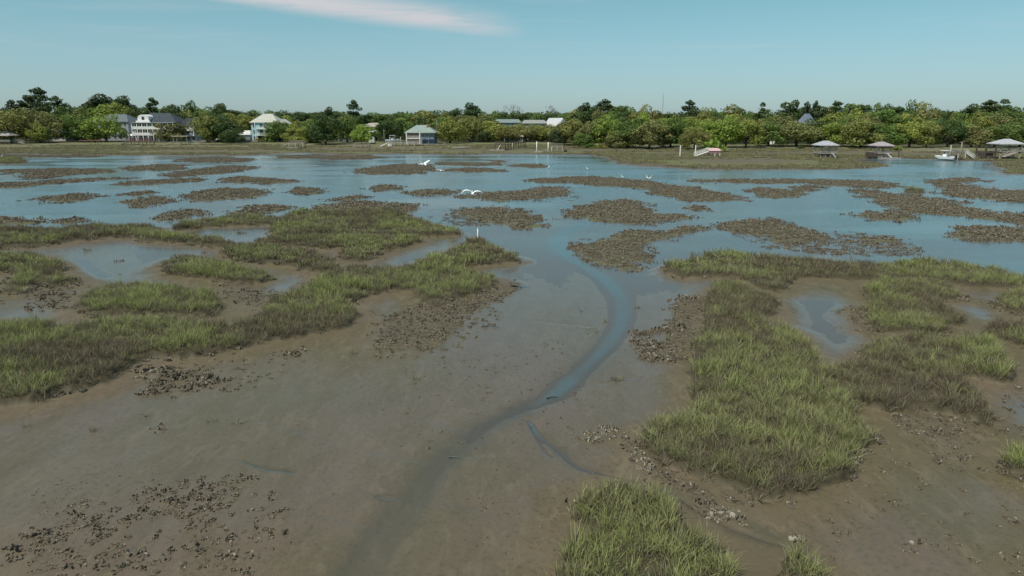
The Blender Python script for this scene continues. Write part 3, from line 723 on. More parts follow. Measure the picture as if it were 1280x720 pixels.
FIELDS = [ # crop, polygon, count, meshes, scale, label, group
 ('H', (0,560,60,480,200,470,330,400,560,320,700,310,850,270,860,310,740,370,640,440,480,430,420,480,300,520,220,626,0,626), 62, dark, 1.0, 'dark oyster cluster in the scatter across the mud at the bottom left corner', 'oyster clusters on the bottom left mud'),
 ('H', (440,520,720,530,900,420,1010,480,960,580,860,626,700,560,480,600), 26, flats, 1.1, 'small half-buried oyster clump in the sparse scatter right of the bottom left drift', 'sparse oyster clumps below the small left creek'),
 ('H', (430,40,560,60,600,110,520,130,440,70), 5, flats, 1.1, 'isolated brown oyster clump on smooth mud in front of the left grass bank', 'isolated clumps off the left grass bank'),
 ('G', (160,85,190,68,245,75,255,100,200,112,160,108), 22, pale, .8, 'pale oyster cluster in the tight heap beside the thin meandering creek', 'pale oyster heap beside the meandering creek'),
 ('G', (465,290,520,285,572,305,570,325,500,318,465,310), 17, pale, .8, 'pale oyster cluster in the row between the two front grass clumps', 'pale oyster row between the front grass clumps'),
 ('G', (285,130,330,120,345,160,335,188,280,180,262,150), 14, pale, .8, 'pale oyster cluster at the left foot of the large right grass island', 'pale oysters at the foot of the right grass island'),
 ('G', (640,360,720,350,725,370,650,372), 5, pale, .8, 'pale oyster cluster in the small group on open mud right of the front grass clump', 'small pale oyster group on open mud'),
 ('G', (780,305,860,300,900,330,800,345), 6, dark, .8, 'oyster cluster on open mud below the large right grass island', 'oysters below the right grass island'),
 ('G', (950,45,1010,50,1110,90,1180,150,1180,198,1060,190,1040,130,960,75), 24, dark, 1.0, 'dark oyster cluster in the drift on the mud near the right edge', 'dark oyster drift near the right edge'),
 ('G', (925,245,990,255,990,278,930,270), 4, dark, .9, 'dark oyster cluster in the pair of clumps right of the big grass island', 'dark clumps right of the big island'),
 ('G', (1220,80,1300,60,1300,100,1240,95), 5, dark2, .9, 'reddish brown oyster cluster on wet mud at the right picture edge', 'oysters on wet mud at the right edge'),
 ('G', (1225,295,1265,300,1260,325,1230,318), 3, dark2, .9, 'lone dark oyster cluster low on the right mud below the edge grass', 'lone dark oysters low on the right mud'),
 ('G', (990,340,1100,385,1100,410,980,400), 7, flats, 1.0, 'half-buried oyster clump near the bottom right of the flat', 'half-buried clumps near the bottom right'),
 ('G', (1220,375,1300,380,1300,420,1230,410), 4, flats, 1.0, 'half-buried oyster clump in the bottom right corner', 'half-buried clumps in the bottom right corner'),
 ('G', (128,85,150,85,148,105,130,105), 3, dark, .9, 'dark oyster clump just left of the pale oyster heap', 'dark clumps left of the pale heap'),
 ('D', (500,490,560,480,700,480,820,490,870,520,800,555,640,565,510,575), 38, dark2, 1.2, 'dark oyster cluster scattered on the slope below the left grass bank', 'oysters on the slope below the left grass bank'),
 ('D', (1060,420,1140,415,1150,430,1070,440), 5, dark2, 1.2, 'dark oyster cluster on the mud edge right of the left bank slope', 'oysters on the mud edge'),
 ('F', (60,350,130,320,200,340,190,370,70,375), 14, dark2, 1.2, 'oyster cluster in the lowest row on the mud left of the right grass island', 'lowest oyster row left of the right island'),
 ('F', (120,280,190,275,190,300,125,300), 9, dark2, 1.2, 'oyster cluster in the second row left of the right grass island', 'second oyster row left of the right island'),
 ('F', (110,380,190,375,185,405,115,405), 9, dark2, 1.2, 'oyster cluster in the nearest line left of the right grass island', 'nearest oyster line left of the right island'),
 ('F', (150,185,250,175,250,195,150,200), 10, dark2, 1.3, 'oyster cluster on the farthest spit left of the right grass island', 'farthest oyster spit left of the right island'),
]
HERO = 0
def inpoly(x, y, poly):
    return sdist(np.array([x]), np.array([y]), poly)[0] > 0
for c, pl, n, ms, sc, lab, grp in FIELDS:
    poly = world(pp(c, *pl)); lo, hi = poly.min(0), poly.max(0); k = 0; tries = 0
    while k < n and tries < 4000:
        tries += 1
        x, y = rs.uniform(lo, hi)
        if not inpoly(x, y, poly): continue
        if sample(GRASSM, np.array([x]), np.array([y]))[0] > .6: continue
        z = ground_z(x, y)
        if z < -.05: continue
        s = sc * rs.uniform(.65, 1.35) * (1 if rs.uniform() > .12 else 1.4)
        o = link('oyster_cluster', ms[rs.randint(len(ms))], None, (x, y, max(z, 0) - .01), rs.uniform(0, 6.28))
        o.scale = (s, s * rs.uniform(.7, 1.2), s * rs.uniform(.7, 1.1)); props(o, lab, 'oyster cluster', grp); k += 1; HERO += 1
print('hero oysters', HERO)
P = []; SC = []; ID = []
def addfield(polys, dens, mask, lo_, near, smin, smax, ids, zmin=-.06):
    for poly in polys:
        x0, y0 = poly.min(0) - 1.5; x1, y1 = poly.max(0) + 1.5
        x0 = max(x0, -.95 * y1); x1 = min(x1, .95 * y1)
        n = int((x1 - x0) * (y1 - y0) * dens)
        X = rs.uniform(x0, x1, n); Y = rs.uniform(y0, y1, n)
        m = sample(mask, X, Y); cl = fbm(X * .8, Y * .8, 131, 3)
        k = ((m + .7 * cl > rs.uniform(lo_, .9, n)) & (m > .03)) | ((m > .004) & (rs.uniform(size=n) < .14))
        X, Y = X[k], Y[k]; Z = sample(GZ, X, Y); q = (Z > -.12) & (sample(INL, X, Y) < 0); X, Y, Z = X[q], Y[q], Z[q]
        if near is not None:
            gg = sample(GRASSM, X, Y) < near; X, Y, Z = X[gg], Y[gg], Z[gg]
        s = rs.uniform(smin, smax, len(X)) * np.clip(np.hypot(X, Y) / 60, .7, 1.25)
        P.append(np.stack([X, Y, np.maximum(Z, -.04) - .01], 1)); SC.append(np.stack([s, s, s * rs.uniform(.6, 1.1, len(X))], 1)); ID.append(rs.randint(ids[0], ids[1], len(X)))
addfield([chaikin(world(p)) for p in REEFS], 3.6, REEFM, .1, None, .6, 1.15, (0, 5))
addfield([chaikin(world(p)) for p in SHELLBANKS], 9, SHELLM, .35, .8, .8, 1.5, (5, 9))
# sparse shells standing in the shallows and along the feet of the grass banks
for pl, n in ((pp('C',540,300,700,290,940,340,940,370,700,375,540,365), 420), (pp('B',440,250,560,230,600,290,500,290,440,280), 150), (pp('C',230,265,420,255,640,320,600,365,400,345), 260),
              (pp('B',860,340,1180,330,1200,400,1150,460,960,440), 260), (pp('B',560,170,900,150,940,200,600,215), 120), (pp('E',780,110,850,100,850,200,800,190), 60)):
    poly = world(pl); lo, hi = poly.min(0), poly.max(0)
    X = rs.uniform(lo[0], hi[0], n * 2); Y = rs.uniform(lo[1], hi[1], n * 2)
    k = (sdist(X, Y, poly) > 0) & (fbm(X * .5, Y * .5, 141, 3) > -.25); X, Y = X[k], Y[k]; Z = np.maximum(sample(GZ, X, Y), -.03)
    s = rs.uniform(.35, .8, len(X)); P.append(np.stack([X, Y, Z], 1)); SC.append(np.stack([s * 1.2, s, s], 1)); ID.append(rs.randint(0, 5, len(X)))
n = 90000; Y = 16 + 62 * rs.uniform(size=n); X = rs.uniform(-.9, .9, n) * Y
gm = sample(GRASSM, X, Y); k = (gm > .04) & (gm < .5) & (fbm(X * .5, Y * .5, 151, 3) > .05); X, Y = X[k], Y[k]; Z = sample(GZ, X, Y)
s = rs.uniform(.5, 1.3, len(X)); P.append(np.stack([X, Y, Z - .01], 1)); SC.append(np.stack([s, s, s], 1)); ID.append(rs.randint(5, 9, len(X)))
n = 15000; Y = 14 + 50 * rs.uniform(size=n) ** 1.4; X = rs.uniform(-.8, .8, n) * Y; Z = sample(GZ, X, Y)
k = (Z > -.01) & (sample(GRASSM, X, Y) < .1) & (fbm(X * .25, Y * .25, 161, 3) > .15); X, Y, Z = X[k], Y[k], Z[k]; s = rs.uniform(.12, .5, len(X)) ** 1.2
P.append(np.stack([X, Y, Z - .01], 1)); SC.append(np.stack([s, s, s * .6], 1)); ID.append(rs.randint(5, 9, len(X)))
for pl, n, s0, s1 in ((pp('H',-40,600,60,470,300,360,560,300,860,250,1010,330,1050,500,1000,640,0,640), 330, .3, .8), (pp('G',700,280,900,120,1290,60,1290,447,760,447), 240, .3, .7),
                      (pp('E',120,60,420,20,480,60,380,130,340,180,120,180), 220, .4, .9), (pp('E',200,200,620,120,700,300,560,420,200,400), 160, .25, .5), (pp('D',420,470,700,440,1160,400,1160,440,900,580,520,600), 130, .35, .8)):
    poly = world(pl); lo, hi = poly.min(0), poly.max(0); X = rs.uniform(lo[0], hi[0], n * 2); Y = rs.uniform(lo[1], hi[1], n * 2)
    k = (sdist(X, Y, poly) > 0) & (fbm(X * .7 + Y * .5, Y * .35 - X * .2, 171, 4) > rs.uniform(-.45, .3, n * 2)) & (sample(GRASSM, X, Y) < .5) & (sample(GZ, X, Y) > -.02); X, Y = X[k], Y[k]; Z = np.maximum(sample(GZ, X, Y), 0)
    s = rs.uniform(s0, s1, len(X)); P.append(np.stack([X, Y, Z - .01], 1)); SC.append(np.stack([s, s, s * rs.uniform(.6, 1, len(X))], 1)); ID.append(rs.randint(5, 9, len(X)))
P = np.concatenate(P); SC = np.concatenate(SC); ID = np.concatenate(ID); n = len(P); print('stuff oysters', n)
scatter('oyster_shells', P, np.stack([rs.normal(0, .15, n), rs.normal(0, .15, n), rs.uniform(0, 6.28, n)], 1), SC, ID, reefm + dark2, {},
        'brown oyster shells covering the reefs and the feet of the grass banks', 'oyster shells')

# driftwood and the marker pole
def stick(px, py, L, r, ang, lab, col=(.05, .06, .06), z=.03):
    x, y, zz = spot(px, py)
    m = MB(); pts = []; rad = []
    for i in range(7):
        t = i / 6; pts.append(((t - .5) * L, .04 * L * math.sin(t * 5), z + .05 * L * math.sin(t * 3))); rad.append(r * (1 - .6 * t))
    m.tube(pts, rad, 7).tube([pts[3], (pts[3][0] + .12 * L, .14 * L, z + .12 * L)], [r * .5, r * .2], 5)
    props(m.build('driftwood', simple('waterlogged_wood', col, .5, .3, 8), None, (x, y, max(zz, 0)), ang), lab, 'driftwood')
stick(613, 409, .9, .035, -.12, 'dark waterlogged branch lying on the wet mud right of the shell bank')
stick(568, 573, .35, .02, -.1, 'small black stick lying in the dark channel bed in the foreground', (.04, .04, .035))
stick(690, 500, .45, .03, .4, 'dark branch half sunk in the small pool at the bend of the channel')
x, y, z = spot(597, 301)
e = empty('marker_pole', (x, y, z), 0, 'thin white pole standing upright at the tip of the left marsh', 'pole')
MB().tube([(0, 0, -.5), (.02, 0, 1.05)], [.045, .042], 10).build('pipe', simple('white_plastic', (.72, .72, .68), .4, .08, 6), e, smooth=True)
MB().tube([(.02, 0, 1.052), (.02, 0, 1.12)], [.058, .055], 10).build('cap', simple('white_plastic', (.8, .8, .8), .4), e, smooth=True)
# ---------------------------------------------------------------- trees on the far bank
LEAF = leaf_material('foliage')
BARK = simple('tree_bark', (.085, .070, .055), .9, .35, 4, stretch=(1, 1, .2))
PALEBARK = simple('pale_bark', (.20, .18, .16), .9, .3, 4)
TONES = {'dark green': (.052, .080, .028), 'mid green': (.088, .130, .036), 'bright green': (.150, .200, .044), 'olive': (.150, .156, .052),
         'brownish olive': (.135, .140, .056), 'yellow-green': (.180, .200, .052), 'blackish green': (.048, .070, .032)}
def crown(seed, kind):
    r = np.random.RandomState(seed); C = []
    if kind == 'oak':      # natural size about 12 m wide, 11 m tall
        n = 30
        for i in range(n):
            a = r.uniform(0, 6.28); q = 5.0 * math.sqrt(r.uniform()); top = 9.2 - .16 * q * q + r.normal(0, .5)
            z = r.uniform(1.9 + .05 * q, max(top, 3.4)) if i % 3 else top
            C.append((q * math.cos(a), q * math.sin(a), z, r.uniform(1.1, 2.0), .8))
        per, size = 150, (.24, .48)
    elif kind == 'tall':   # 8 m wide, 14 m tall
        n = 20
        for i in range(n):
            z = r.uniform(3.5, 12.5); w = 3.6 * math.sin(min(1, (z - 1.5) / 6) * 1.57) * (1 - max(0, z - 8) / 8)
            a = r.uniform(0, 6.28); q = w * math.sqrt(r.uniform()); C.append((q * math.cos(a), q * math.sin(a), z, r.uniform(1.1, 1.8), .95))
        per, size = 150, (.24, .46)
    elif kind == 'pine':   # 15 m tall, flat tiers high on a bare trunk
        for i in range(13):
            z = r.uniform(8.8, 14.3); w = 3.4 * (1 - max(0, z - 11) / 5.5)
            a = r.uniform(0, 6.28); q = w * r.uniform(.3, 1); C.append((q * math.cos(a), q * math.sin(a), z, r.uniform(.9, 1.5), .42))
        C.append((0, 0, 14.4, 1.1, .6)); per, size = 100, (.28, .5)
    elif kind == 'roundpine':
        for i in range(16):
            z = r.uniform(6.5, 13.6); w = 3.0 * math.sqrt(max(.05, 1 - ((z - 10) / 4.4) ** 2))
            a = r.uniform(0, 6.28); q = w * math.sqrt(r.uniform()); C.append((q * math.cos(a), q * math.sin(a), z, r.uniform(1.0, 1.6), .7))
        per, size = 110, (.28, .52)
    elif kind == 'bush':   # 4 m wide, 2.6 m tall
        for i in range(10):
            a = r.uniform(0, 6.28); q = 1.6 * math.sqrt(r.uniform()); C.append((q * math.cos(a), q * math.sin(a), r.uniform(.4, 1.8 - .2 * q), r.uniform(.6, .95), .85))
        per, size = 80, (.22, .4)
    V = []; F = []; LV = []
    C = np.array(C)
    for ci, (x, y, z, rad, fl) in enumerate(C):
        dirs = r.normal(size=(per, 3)); dirs /= np.linalg.norm(dirs, axis=1)[:, None]
        rr = rad * (1 + r.normal(0, .16, per)); cv = r.uniform(.2, .8)
        for d, q in zip(dirs, rr):
            p = np.array([x, y, z]) + d * q * np.array([1, 1, fl])
            e = ((p - C[:, :3]) / np.stack([C[:, 3], C[:, 3], C[:, 3] * C[:, 4]], 1)); e = (e ** 2).sum(1); e[ci] = 9
            if e.min() < .45: continue
            nrm = d * [1, 1, 1 / fl] + r.normal(0, .55, 3); nrm /= np.linalg.norm(nrm)
            u = np.cross(nrm, r.normal(size=3)); u /= np.linalg.norm(u); v = np.cross(nrm, u)
            s = r.uniform(*size); b = len(V); bend = nrm * s * .35
            V += [p - u * s * .9, p - v * s * .55 + bend * .3, p + u * s * .9, p + v * s * .55 + bend]
            F.append((b, b + 1, b + 2, b + 3)); lv = min(1, max(0, cv + r.normal(0, .22))); LV += [lv] * 4
    return mesh_np('crown', V, F, LEAF, {'leafvar': LV}, False)
def trunk(seed, kind):
    r = random.Random(seed); m = MB()
    if kind in ('pine', 'roundpine'):
        top = 13.6; pts = [(r.uniform(-.1, .1) + .25 * math.sin(i / 3), r.uniform(-.1, .1), -.6 + i * (top + .6) / 7) for i in range(8)]
        m.tube(pts, [.34 - .036 * i for i in range(8)], 8)
        for i in range(9):
            a = r.uniform(0, 6.28); z = r.uniform(8.0, 12.8); L = r.uniform(1.6, 3.0)
            m.tube([(0.1, 0, z), (L * .5 * math.cos(a), L * .5 * math.sin(a), z + .35), (L * math.cos(a), L * math.sin(a), z + .9)], [.11, .08, .03], 5)
    elif kind == 'bush':
        for i in range(5):
            a = r.uniform(0, 6.28); m.tube([(0, 0, -.2), (.4 * math.cos(a), .4 * math.sin(a), .6), (1.1 * math.cos(a), 1.1 * math.sin(a), 1.4)], [.07, .05, .02], 5)
    elif kind == 'bare':
        def br(p, d, L, rad, dep):
            q = p + d * L; m.tube([p, p + d * L * .5 + Vector((r.uniform(-.05, .05) * L, r.uniform(-.05, .05) * L, 0)), q], [rad, rad * .8, rad * .6], 5, False)
            if dep <= 0: return
            for k in range(3 if dep > 1 else 4):
                nd = (d + Vector((r.uniform(-.75, .75), r.uniform(-.75, .75), r.uniform(-.1, .5)))).normalized(); br(q, nd, L * r.uniform(.55, .8), rad * .55, dep - 1)
        br(Vector((0, 0, -.6)), Vector((0, 0, 1)), 5.2, .30, 4)
    else:
        h = 4.2 if kind == 'oak' else 7.5
        m.tube([(0, 0, -.6), (.1, .05, h * .4), (-.1, .1, h * .75), (0, 0, h)], [.48, .36, .30, .22], 9)
        for i in range(7):
            a = i * .9 + r.uniform(-.3, .3); z = h * r.uniform(.5, .8); L = r.uniform(2.2, 4.2) if kind == 'oak' else r.uniform(1.2, 2.4)
            m.tube([(0, 0, z), (L * .5 * math.cos(a), L * .5 * math.sin(a), z + L * .45), (L * math.cos(a), L * math.sin(a), z + L * .95)], [.2, .13, .05], 6)
    return m
CRW = {k: [crown(200 + 31 * i + len(k), k) for i in range(n)] for k, n in (('oak', 9), ('tall', 6), ('pine', 5), ('roundpine', 4), ('bush', 3))}
TRK = {}
for k, n in (('oak', 4), ('tall', 3), ('pine', 3), ('roundpine', 2), ('bush', 2), ('bare', 2)):
    TRK[k] = []
    for i in range(n):
        o = trunk(300 + i, k).build('trunk', BARK if k != 'bare' else PALEBARK, smooth=True); TRK[k].append(o.data); bpy.data.objects.remove(o)
NAT = {'oak': (12.5, 10.8), 'tall': (9.0, 14.2), 'pine': (8.5, 15.4), 'roundpine': (8.0, 15), 'bush': (4.4, 2.7), 'bare': (9.0, 15.5)}
KNAME = {'oak': 'oak_tree', 'tall': 'broadleaf_tree', 'pine': 'pine_tree', 'roundpine': 'pine_tree', 'bush': 'shrub', 'bare': 'bare_tree'}
def tree(px, top, wpx, kind, tone, label, base=None, Y=None, group='trees along the far shore', fill=1.0):
    if Y is None: x, y, z = spot(px, base)
    else: y = Y; x = x_at(px, Y, 1.2); z = ground_z(x, y)
    h = z_at(top, y) - z; sc = FP / (y * CP + (CAM_H - z) * SP)
    w = wpx * 1.18 / sc; nw, nh = NAT[kind]
    r = random.random
    root = empty(KNAME[kind], (x, y, z), r() * 6.28, label, 'shrub' if kind == 'bush' else 'tree', group)
    sx = w / nw * fill; sz = h / nh; root.scale = (sx, sx * (.9 + .2 * r()), sz)
    if kind != 'bare':
        c = link('crown', random.choice(CRW[kind]), root); tc = TONES[tone]; j = 1.30 + .36 * r(); c.color = (tc[0] * j, tc[1] * (.94 + .12 * r()) * j, tc[2] * j, 1)
    link('trunk', random.choice(TRK[kind]), root)
    return root
FRONT = [
 (-62,140,52,178,'oak','olive',None),(-25,143,46,178,'oak','mid green',None),
 (14,137,54,179,'oak','olive','broad olive tree at the far left edge, behind the edge pavilion'),
 (52,137,46,178,'oak','brownish olive','wide brownish olive tree just left of the low tan-roofed house'),
 (50,154,24,179,'oak','yellow-green','small yellow-green tree in front of the wide brownish olive tree'),
 (98,142,40,177,'oak','mid green','dark rounded tree just right of the low tan-roofed house'),
 (133,144,48,177,'oak','bright green','bright green broad tree standing in front of the grey-roofed house'),
 (211,151,38,176.5,'oak','brownish olive','brownish spreading tree covering the right half of the big white house'),
 (260,140,38,178,'oak','olive','olive tree directly right of the small white house'),
 (280,144,40,178,'oak','dark green','dark green tree behind the parked white car'),
 (291,161,28,179,'oak','dark green','low dark green tree between white car and pale roofed carport'),
 (350,149,38,177,'oak','mid green','green tree covering the right side of the pale blue house'),
 (334,145,11,176,'tall','mid green','slender green tree in front of the gable of the pale blue house'),
 (374,157,34,179,'oak','yellow-green','low yellow-green tree behind the wooden stair dock'),
 (392,148,36,178,'oak','mid green','mid green tree right of the stair dock tree'),
 (407,141,44,180,'oak','dark green','big dark green tree just left of the grey cottage'),
 (434,144,36,178,'oak','mid green','mid green tree overhanging the grey cottage from behind'),
 (452,157,26,180,'oak','bright green','small bright green tree right of the grey cottage'),
 (489,146,34,178,'oak','dark green','dark green tree standing left of the green-roofed house'),
 (563,147,38,179,'oak','yellow-green','yellow-green tree hugging the right wall of the green-roofed house'),
 (587,144,38,177,'oak','olive','olive tree second right of the green-roofed house'),
 (612,151,36,177,'oak','yellow-green','yellow-green tree behind the beached kayak and above the dark dock'),
 (604,163,18,178,'oak','dark green','small dark tree left of the pale open deck building'),
 (634,157,30,178,'oak','olive','low olive tree behind the dark dock'),
 (657,154,34,177,'oak','brownish olive','brownish olive tree between pale deck building and white mooring piles'),
 (678,157,28,177,'oak','yellow-green','yellow-green tree left of the black conical tree'),
 (697,160,20,181,'oak','blackish green','blackish dense tree just behind the weathered dock'),
 (716,147,40,181,'oak','olive','olive tree right of the blackish dense tree'),
 (738,150,32,182,'oak','brownish olive','brownish tree low in the large central clump'),
 (728,166,30,183,'oak','mid green','low green tree at the left foot of the large central clump'),
 (758,144,38,182,'oak','bright green','bright green tree in the middle of the large central clump'),
 (785,149,40,183,'oak','mid green','mid green tree right of the brightest central tree'),
 (776,163,34,184,'oak','brownish olive','low brownish tree hanging over the shore in the large central clump'),
 (812,150,44,184,'oak','brownish olive','wide brownish tree at the right foot of the large central clump'),
 (838,145,40,183,'oak','mid green','green tree below the radio mast, left of the brown-roofed house'),
 (868,158,34,185,'oak','olive','open branched olive tree beside the brown-roofed house'),
 (884,147,36,184,'oak','bright green','bright green tree above the pink shed on stilts'),
 (907,146,42,184,'oak','bright green','broad bright green tree right of the pink shed'),
 (932,148,40,184,'oak','yellow-green','yellow-green tree two crowns right of the pink shed'),
 (960,150,44,183,'oak','mid green','green tree shading the two white garden chairs'),
 (995,151,50,183,'oak','brownish olive','wide brownish tree below the steep blue-grey roof'),
 (1020,160,18,183,'oak','blackish green','narrow blackish tree just left of the lattice pavilion'),
 (1042,153,42,183,'oak','bright green','bright green tree directly behind the lattice pavilion'),
 (1075,148,50,184,'oak','olive','large olive tree between the lattice pavilion and the pavilion with float'),
 (1108,155,40,184,'oak','mid green','green tree directly behind the pavilion with float'),
 (1136,151,44,184,'oak','yellow-green','yellow-green tree right of the pavilion with float'),
 (1158,151,36,184,'oak','olive','olive tree left of the boat on its lift'),
 (1184,149,40,184,'oak','dark green','dark green tree behind the boat on its lift'),
 (1214,157,42,184,'oak','brownish olive','pale brownish rounded tree behind the boat dock float'),
 (1243,154,40,184,'oak','mid green','mid green tree left of the right edge pavilion'),
 (1274,149,44,184,'oak','mid green','mid green tree behind the right edge pavilion'),
 (1312,150,46,184,'oak','olive',None),(1350,148,46,184,'oak','mid green',None)]
for i, (px, top, w, base, kind, tone, lab) in enumerate(FRONT):
    tree(px, top, w, kind, tone, lab or '%s tree beyond the %s end of the visible shore, number %s outward' % (tone, 'left' if px < 640 else 'right', 'two' if px in (-62, 1350) else 'one'), base=base)
for px, top, w, base, tone, lab in ((894, 172, 26, 190, 'bright green', 'bright green bush growing right behind the pink shed on stilts'), (1102, 0, 0, 0, '', ''),
    (1122, 181, 9, 186, 'bright green', 'small bright bush on the bank right of the pavilion with float'), (325, 172, 12, 177, 'olive', 'small olive bush at the foot of the pale blue house'),
    (340, 173, 8, 177.5, 'mid green', 'small green bush under the porch of the pale blue house'), (519, 173, 12, 178.5, 'yellow-green', 'rounded yellow-green bush before the porch of the green-roofed house'),
    (735, 178, 16, 185, 'mid green', 'low green bush at the shore below the left central trees'), (752, 179, 20, 185, 'olive', 'low olive bush at the shore in the centre of the clump'),
    (395, 172, 16, 179, 'dark green', 'dark low bush right of the wooden stair dock'), (1000, 182, 10, 185, 'dark green', 'small dark bush on the lawn under the wide brownish tree')):
    if w: tree(px, top, w, 'bush', tone, lab, base=base, group='bushes along the shore')
PROF = [(-120,134),(0,133),(30,130),(60,128),(90,128),(110,126),(130,121),(160,121),(172,130),(195,134),(215,131),(240,129),(262,132),(280,129),(305,136),(330,134),(350,137),(400,138),(430,138),(470,139),(500,139),
        (520,138),(560,137),(590,133),(610,136),(660,137),(685,141),(705,140),(722,130),(745,127),(765,128),(785,131),(800,133),(815,138),(830,136),(850,136),(880,133),(910,131),(925,132),(945,139),(965,135),(985,131),(1010,131),(1040,131),
        (1060,128),(1100,127),(1150,128),(1170,136),(1190,138),(1210,131),(1240,127),(1262,131),(1280,133),(1400,132)]
def prof(px): return float(np.interp(px, [p[0] for p in PROF], [p[1] for p in PROF]))
LM = [(-999, 'left of the edge pavilion'), (5, 'right of the edge pavilion'), (72, 'right of the low tan-roofed house'), (140, 'right of the grey-roofed house'), (195, 'right of the big white house'), (236, 'right of the small white house'),
      (335, 'right of the pale blue house'), (425, 'right of the grey cottage'), (525, 'right of the green-roofed house'), (630, 'right of the dark dock'), (692, 'right of the steep white roof'),
      (827, 'right of the radio mast'), (856, 'right of the brown-roofed house'), (1010, 'right of the blue-grey roof'), (1035, 'right of the lattice pavilion'), (1105, 'right of the float pavilion'), (1190, 'right of the boat dock'), (1262, 'right of the right edge pavilion')]
ORD = ['first', 'second', 'third', 'fourth', 'fifth', 'sixth', 'seventh', 'eighth', 'ninth', 'tenth', 'eleventh', 'twelfth', 'thirteenth', 'fourteenth']
cnt = {}
def auto_label(px, tone, kindw, row):
    lm = [l for p, l in LM if p <= px][-1]; k = (row, lm); cnt[k] = cnt.get(k, 0) + 1
    return '%s %s in the %s row, %s trunk %s' % (tone, kindw, row, ORD[cnt[k] - 1], lm)
rt = random.Random(5)
px = -105
while px < 1390:
    Y = rt.uniform(322, 334); top = prof(px) + rt.uniform(5, 11)
    if not (150 < px < 165 or 296 < px < 300):
        if 612 < px < 708: top = 155; Y = 318
        if 990 < px < 1032: top = 149; Y = 312
        if 444 < px < 486: top = 156; Y = 318
        tone = rt.choice(['mid green', 'mid green', 'olive', 'bright green', 'dark green', 'yellow-green', 'brownish olive'])
        kd = rt.choice(['oak', 'oak', 'tall']); w = rt.uniform(32, 46) if kd == 'oak' else rt.uniform(22, 30)
        tree(px, top, w, kd, tone, auto_label(px, tone, 'rounded tree' if kd == 'oak' else 'upright tree', 'middle'), Y=Y, group='middle row of trees on the far shore')
    px += rt.uniform(19, 27)
px = -110
while px < 1390:
    Y = rt.uniform(352, 368); top = prof(px) + rt.uniform(-1.5, 3.5)
    tone = rt.choice(['mid green', 'dark green', 'dark green', 'olive', 'mid green']); kd = rt.choice(['oak', 'tall', 'tall', 'roundpine'])
    if 95 < px < 175: kd = 'roundpine'; tone = 'blackish green'
    w = {'oak': rt.uniform(28, 38), 'tall': rt.uniform(18, 26), 'roundpine': rt.uniform(16, 24)}[kd]
    tree(px, top, w, kd, tone, auto_label(px, tone, {'oak': 'rounded tree', 'tall': 'upright tree', 'roundpine': 'dense pine'}[kd], 'back'), Y=Y, group='back row of trees on the far shore')
    px += rt.uniform(12, 17)
for px, top, w, kind, tone, Y, lab in (
  (22,124,20,'pine','blackish green',345,'short flat-topped pine at far left of the tall pine group'),
  (41,118,22,'pine','blackish green',345,'broad dark pine forming the left side of the tall pine group'),
  (57,108,24,'pine','blackish green',342,'tallest umbrella pine, standing highest above the left shore'),
  (77,119,20,'pine','dark green',340,'slim-trunked pine leaning out at the right of the tall pine group'),
  (54,127,18,'roundpine','blackish green',336,'lower dark pine beneath the tallest umbrella pine'),
  (112,127,30,'roundpine','blackish green',344,'dark pine at the left shoulder of the dense pine clump'),
  (136,114,30,'roundpine','blackish green',346,'highest dark pine in the dense clump left of the white house'),
  (156,116,28,'roundpine','blackish green',346,'dark pine at the right top of the dense clump'),
  (120,120,26,'roundpine','blackish green',347,'second dark pine from the left in the dense clump'),
  (195,121,20,'pine','dark green',350,'lone flat pine rising above the roof of the big white house'),
  (243,124,16,'tall','dark green',350,'upright dark tree rising above the small white house'),
  (218,128,24,'tall','dark green',348,'dense upright tree right of the lone flat pine'),
  (279,126,18,'tall','dark green',350,'pointed dark tree high above the parked white car'),
  (414,131,15,'roundpine','blackish green',350,'ball-shaped pine above the grey cottage left side'),
  (444,124,17,'pine','blackish green',344,'thin umbrella pine standing alone above the grey cottage'),
  (591,125,20,'roundpine','blackish green',350,'dark ball-topped pine above the beached kayak'),
  (729,125,20,'roundpine','blackish green',344,'dark pine at left of the tall pair in the central clump'),
  (755,123,24,'pine','dark green',344,'flat-crowned pine at right of the tall pair in the central clump'),
  (748,127,16,'roundpine','blackish green',346,'smaller dark pine between the tall pair in the central clump'),
  (860,124,20,'pine','blackish green',346,'lone dark pine above the brown-roofed house'),
  (950,127,14,'pine','dark green',350,'small dark pine in the dip right of the broad crowns'),
  (984,124,24,'roundpine','dark green',350,'dark domed pine left above the blue-grey roof'),
  (1005,126,12,'pine','blackish green',352,'small flat pine directly above the blue-grey roof'),
  (1016,125,11,'pine','blackish green',352,'small flat pine just right above the blue-grey roof'),
  (1041,125,18,'pine','dark green',350,'flat dark pine above the lattice pavilion'),
  (1072,124,18,'roundpine','dark green',350,'dark pine top above the large olive tree'),
  (1230,124,26,'pine','dark green',348,'broad flat pine high above the brownish tree near right'),
  (1248,123,24,'pine','dark green',348,'high feathery pine above the right edge pavilion'),
  (1212,127,20,'roundpine','dark green',350,'dark pine left of the high feathery pines near right')):
    tree(px, top, w, kind, tone, lab, Y=Y, group='tall pines above the far shore')
tree(645, 127, 20, 'bare', '', 'leafless grey tree above the long pale roof', Y=372, group='leafless trees')
tree(693, 127, 22, 'bare', '', 'leafless grey tree above the steep white roof', Y=372, group='leafless trees')
px = 706
while px < 1390:
    Y = rt.uniform(276, 292); top = prof(px) + rt.uniform(9, 17)
    if not 990 < px < 1030:
        tone = rt.choice(['mid green', 'mid green', 'olive', 'bright green', 'dark green', 'yellow-green', 'brownish olive']); w = rt.uniform(36, 48)
        tree(px, top, w, 'oak', tone, auto_label(px, tone, 'rounded tree', 'second'), Y=Y, group='second row of trees on the right-hand shore')
    px += rt.uniform(24, 31)
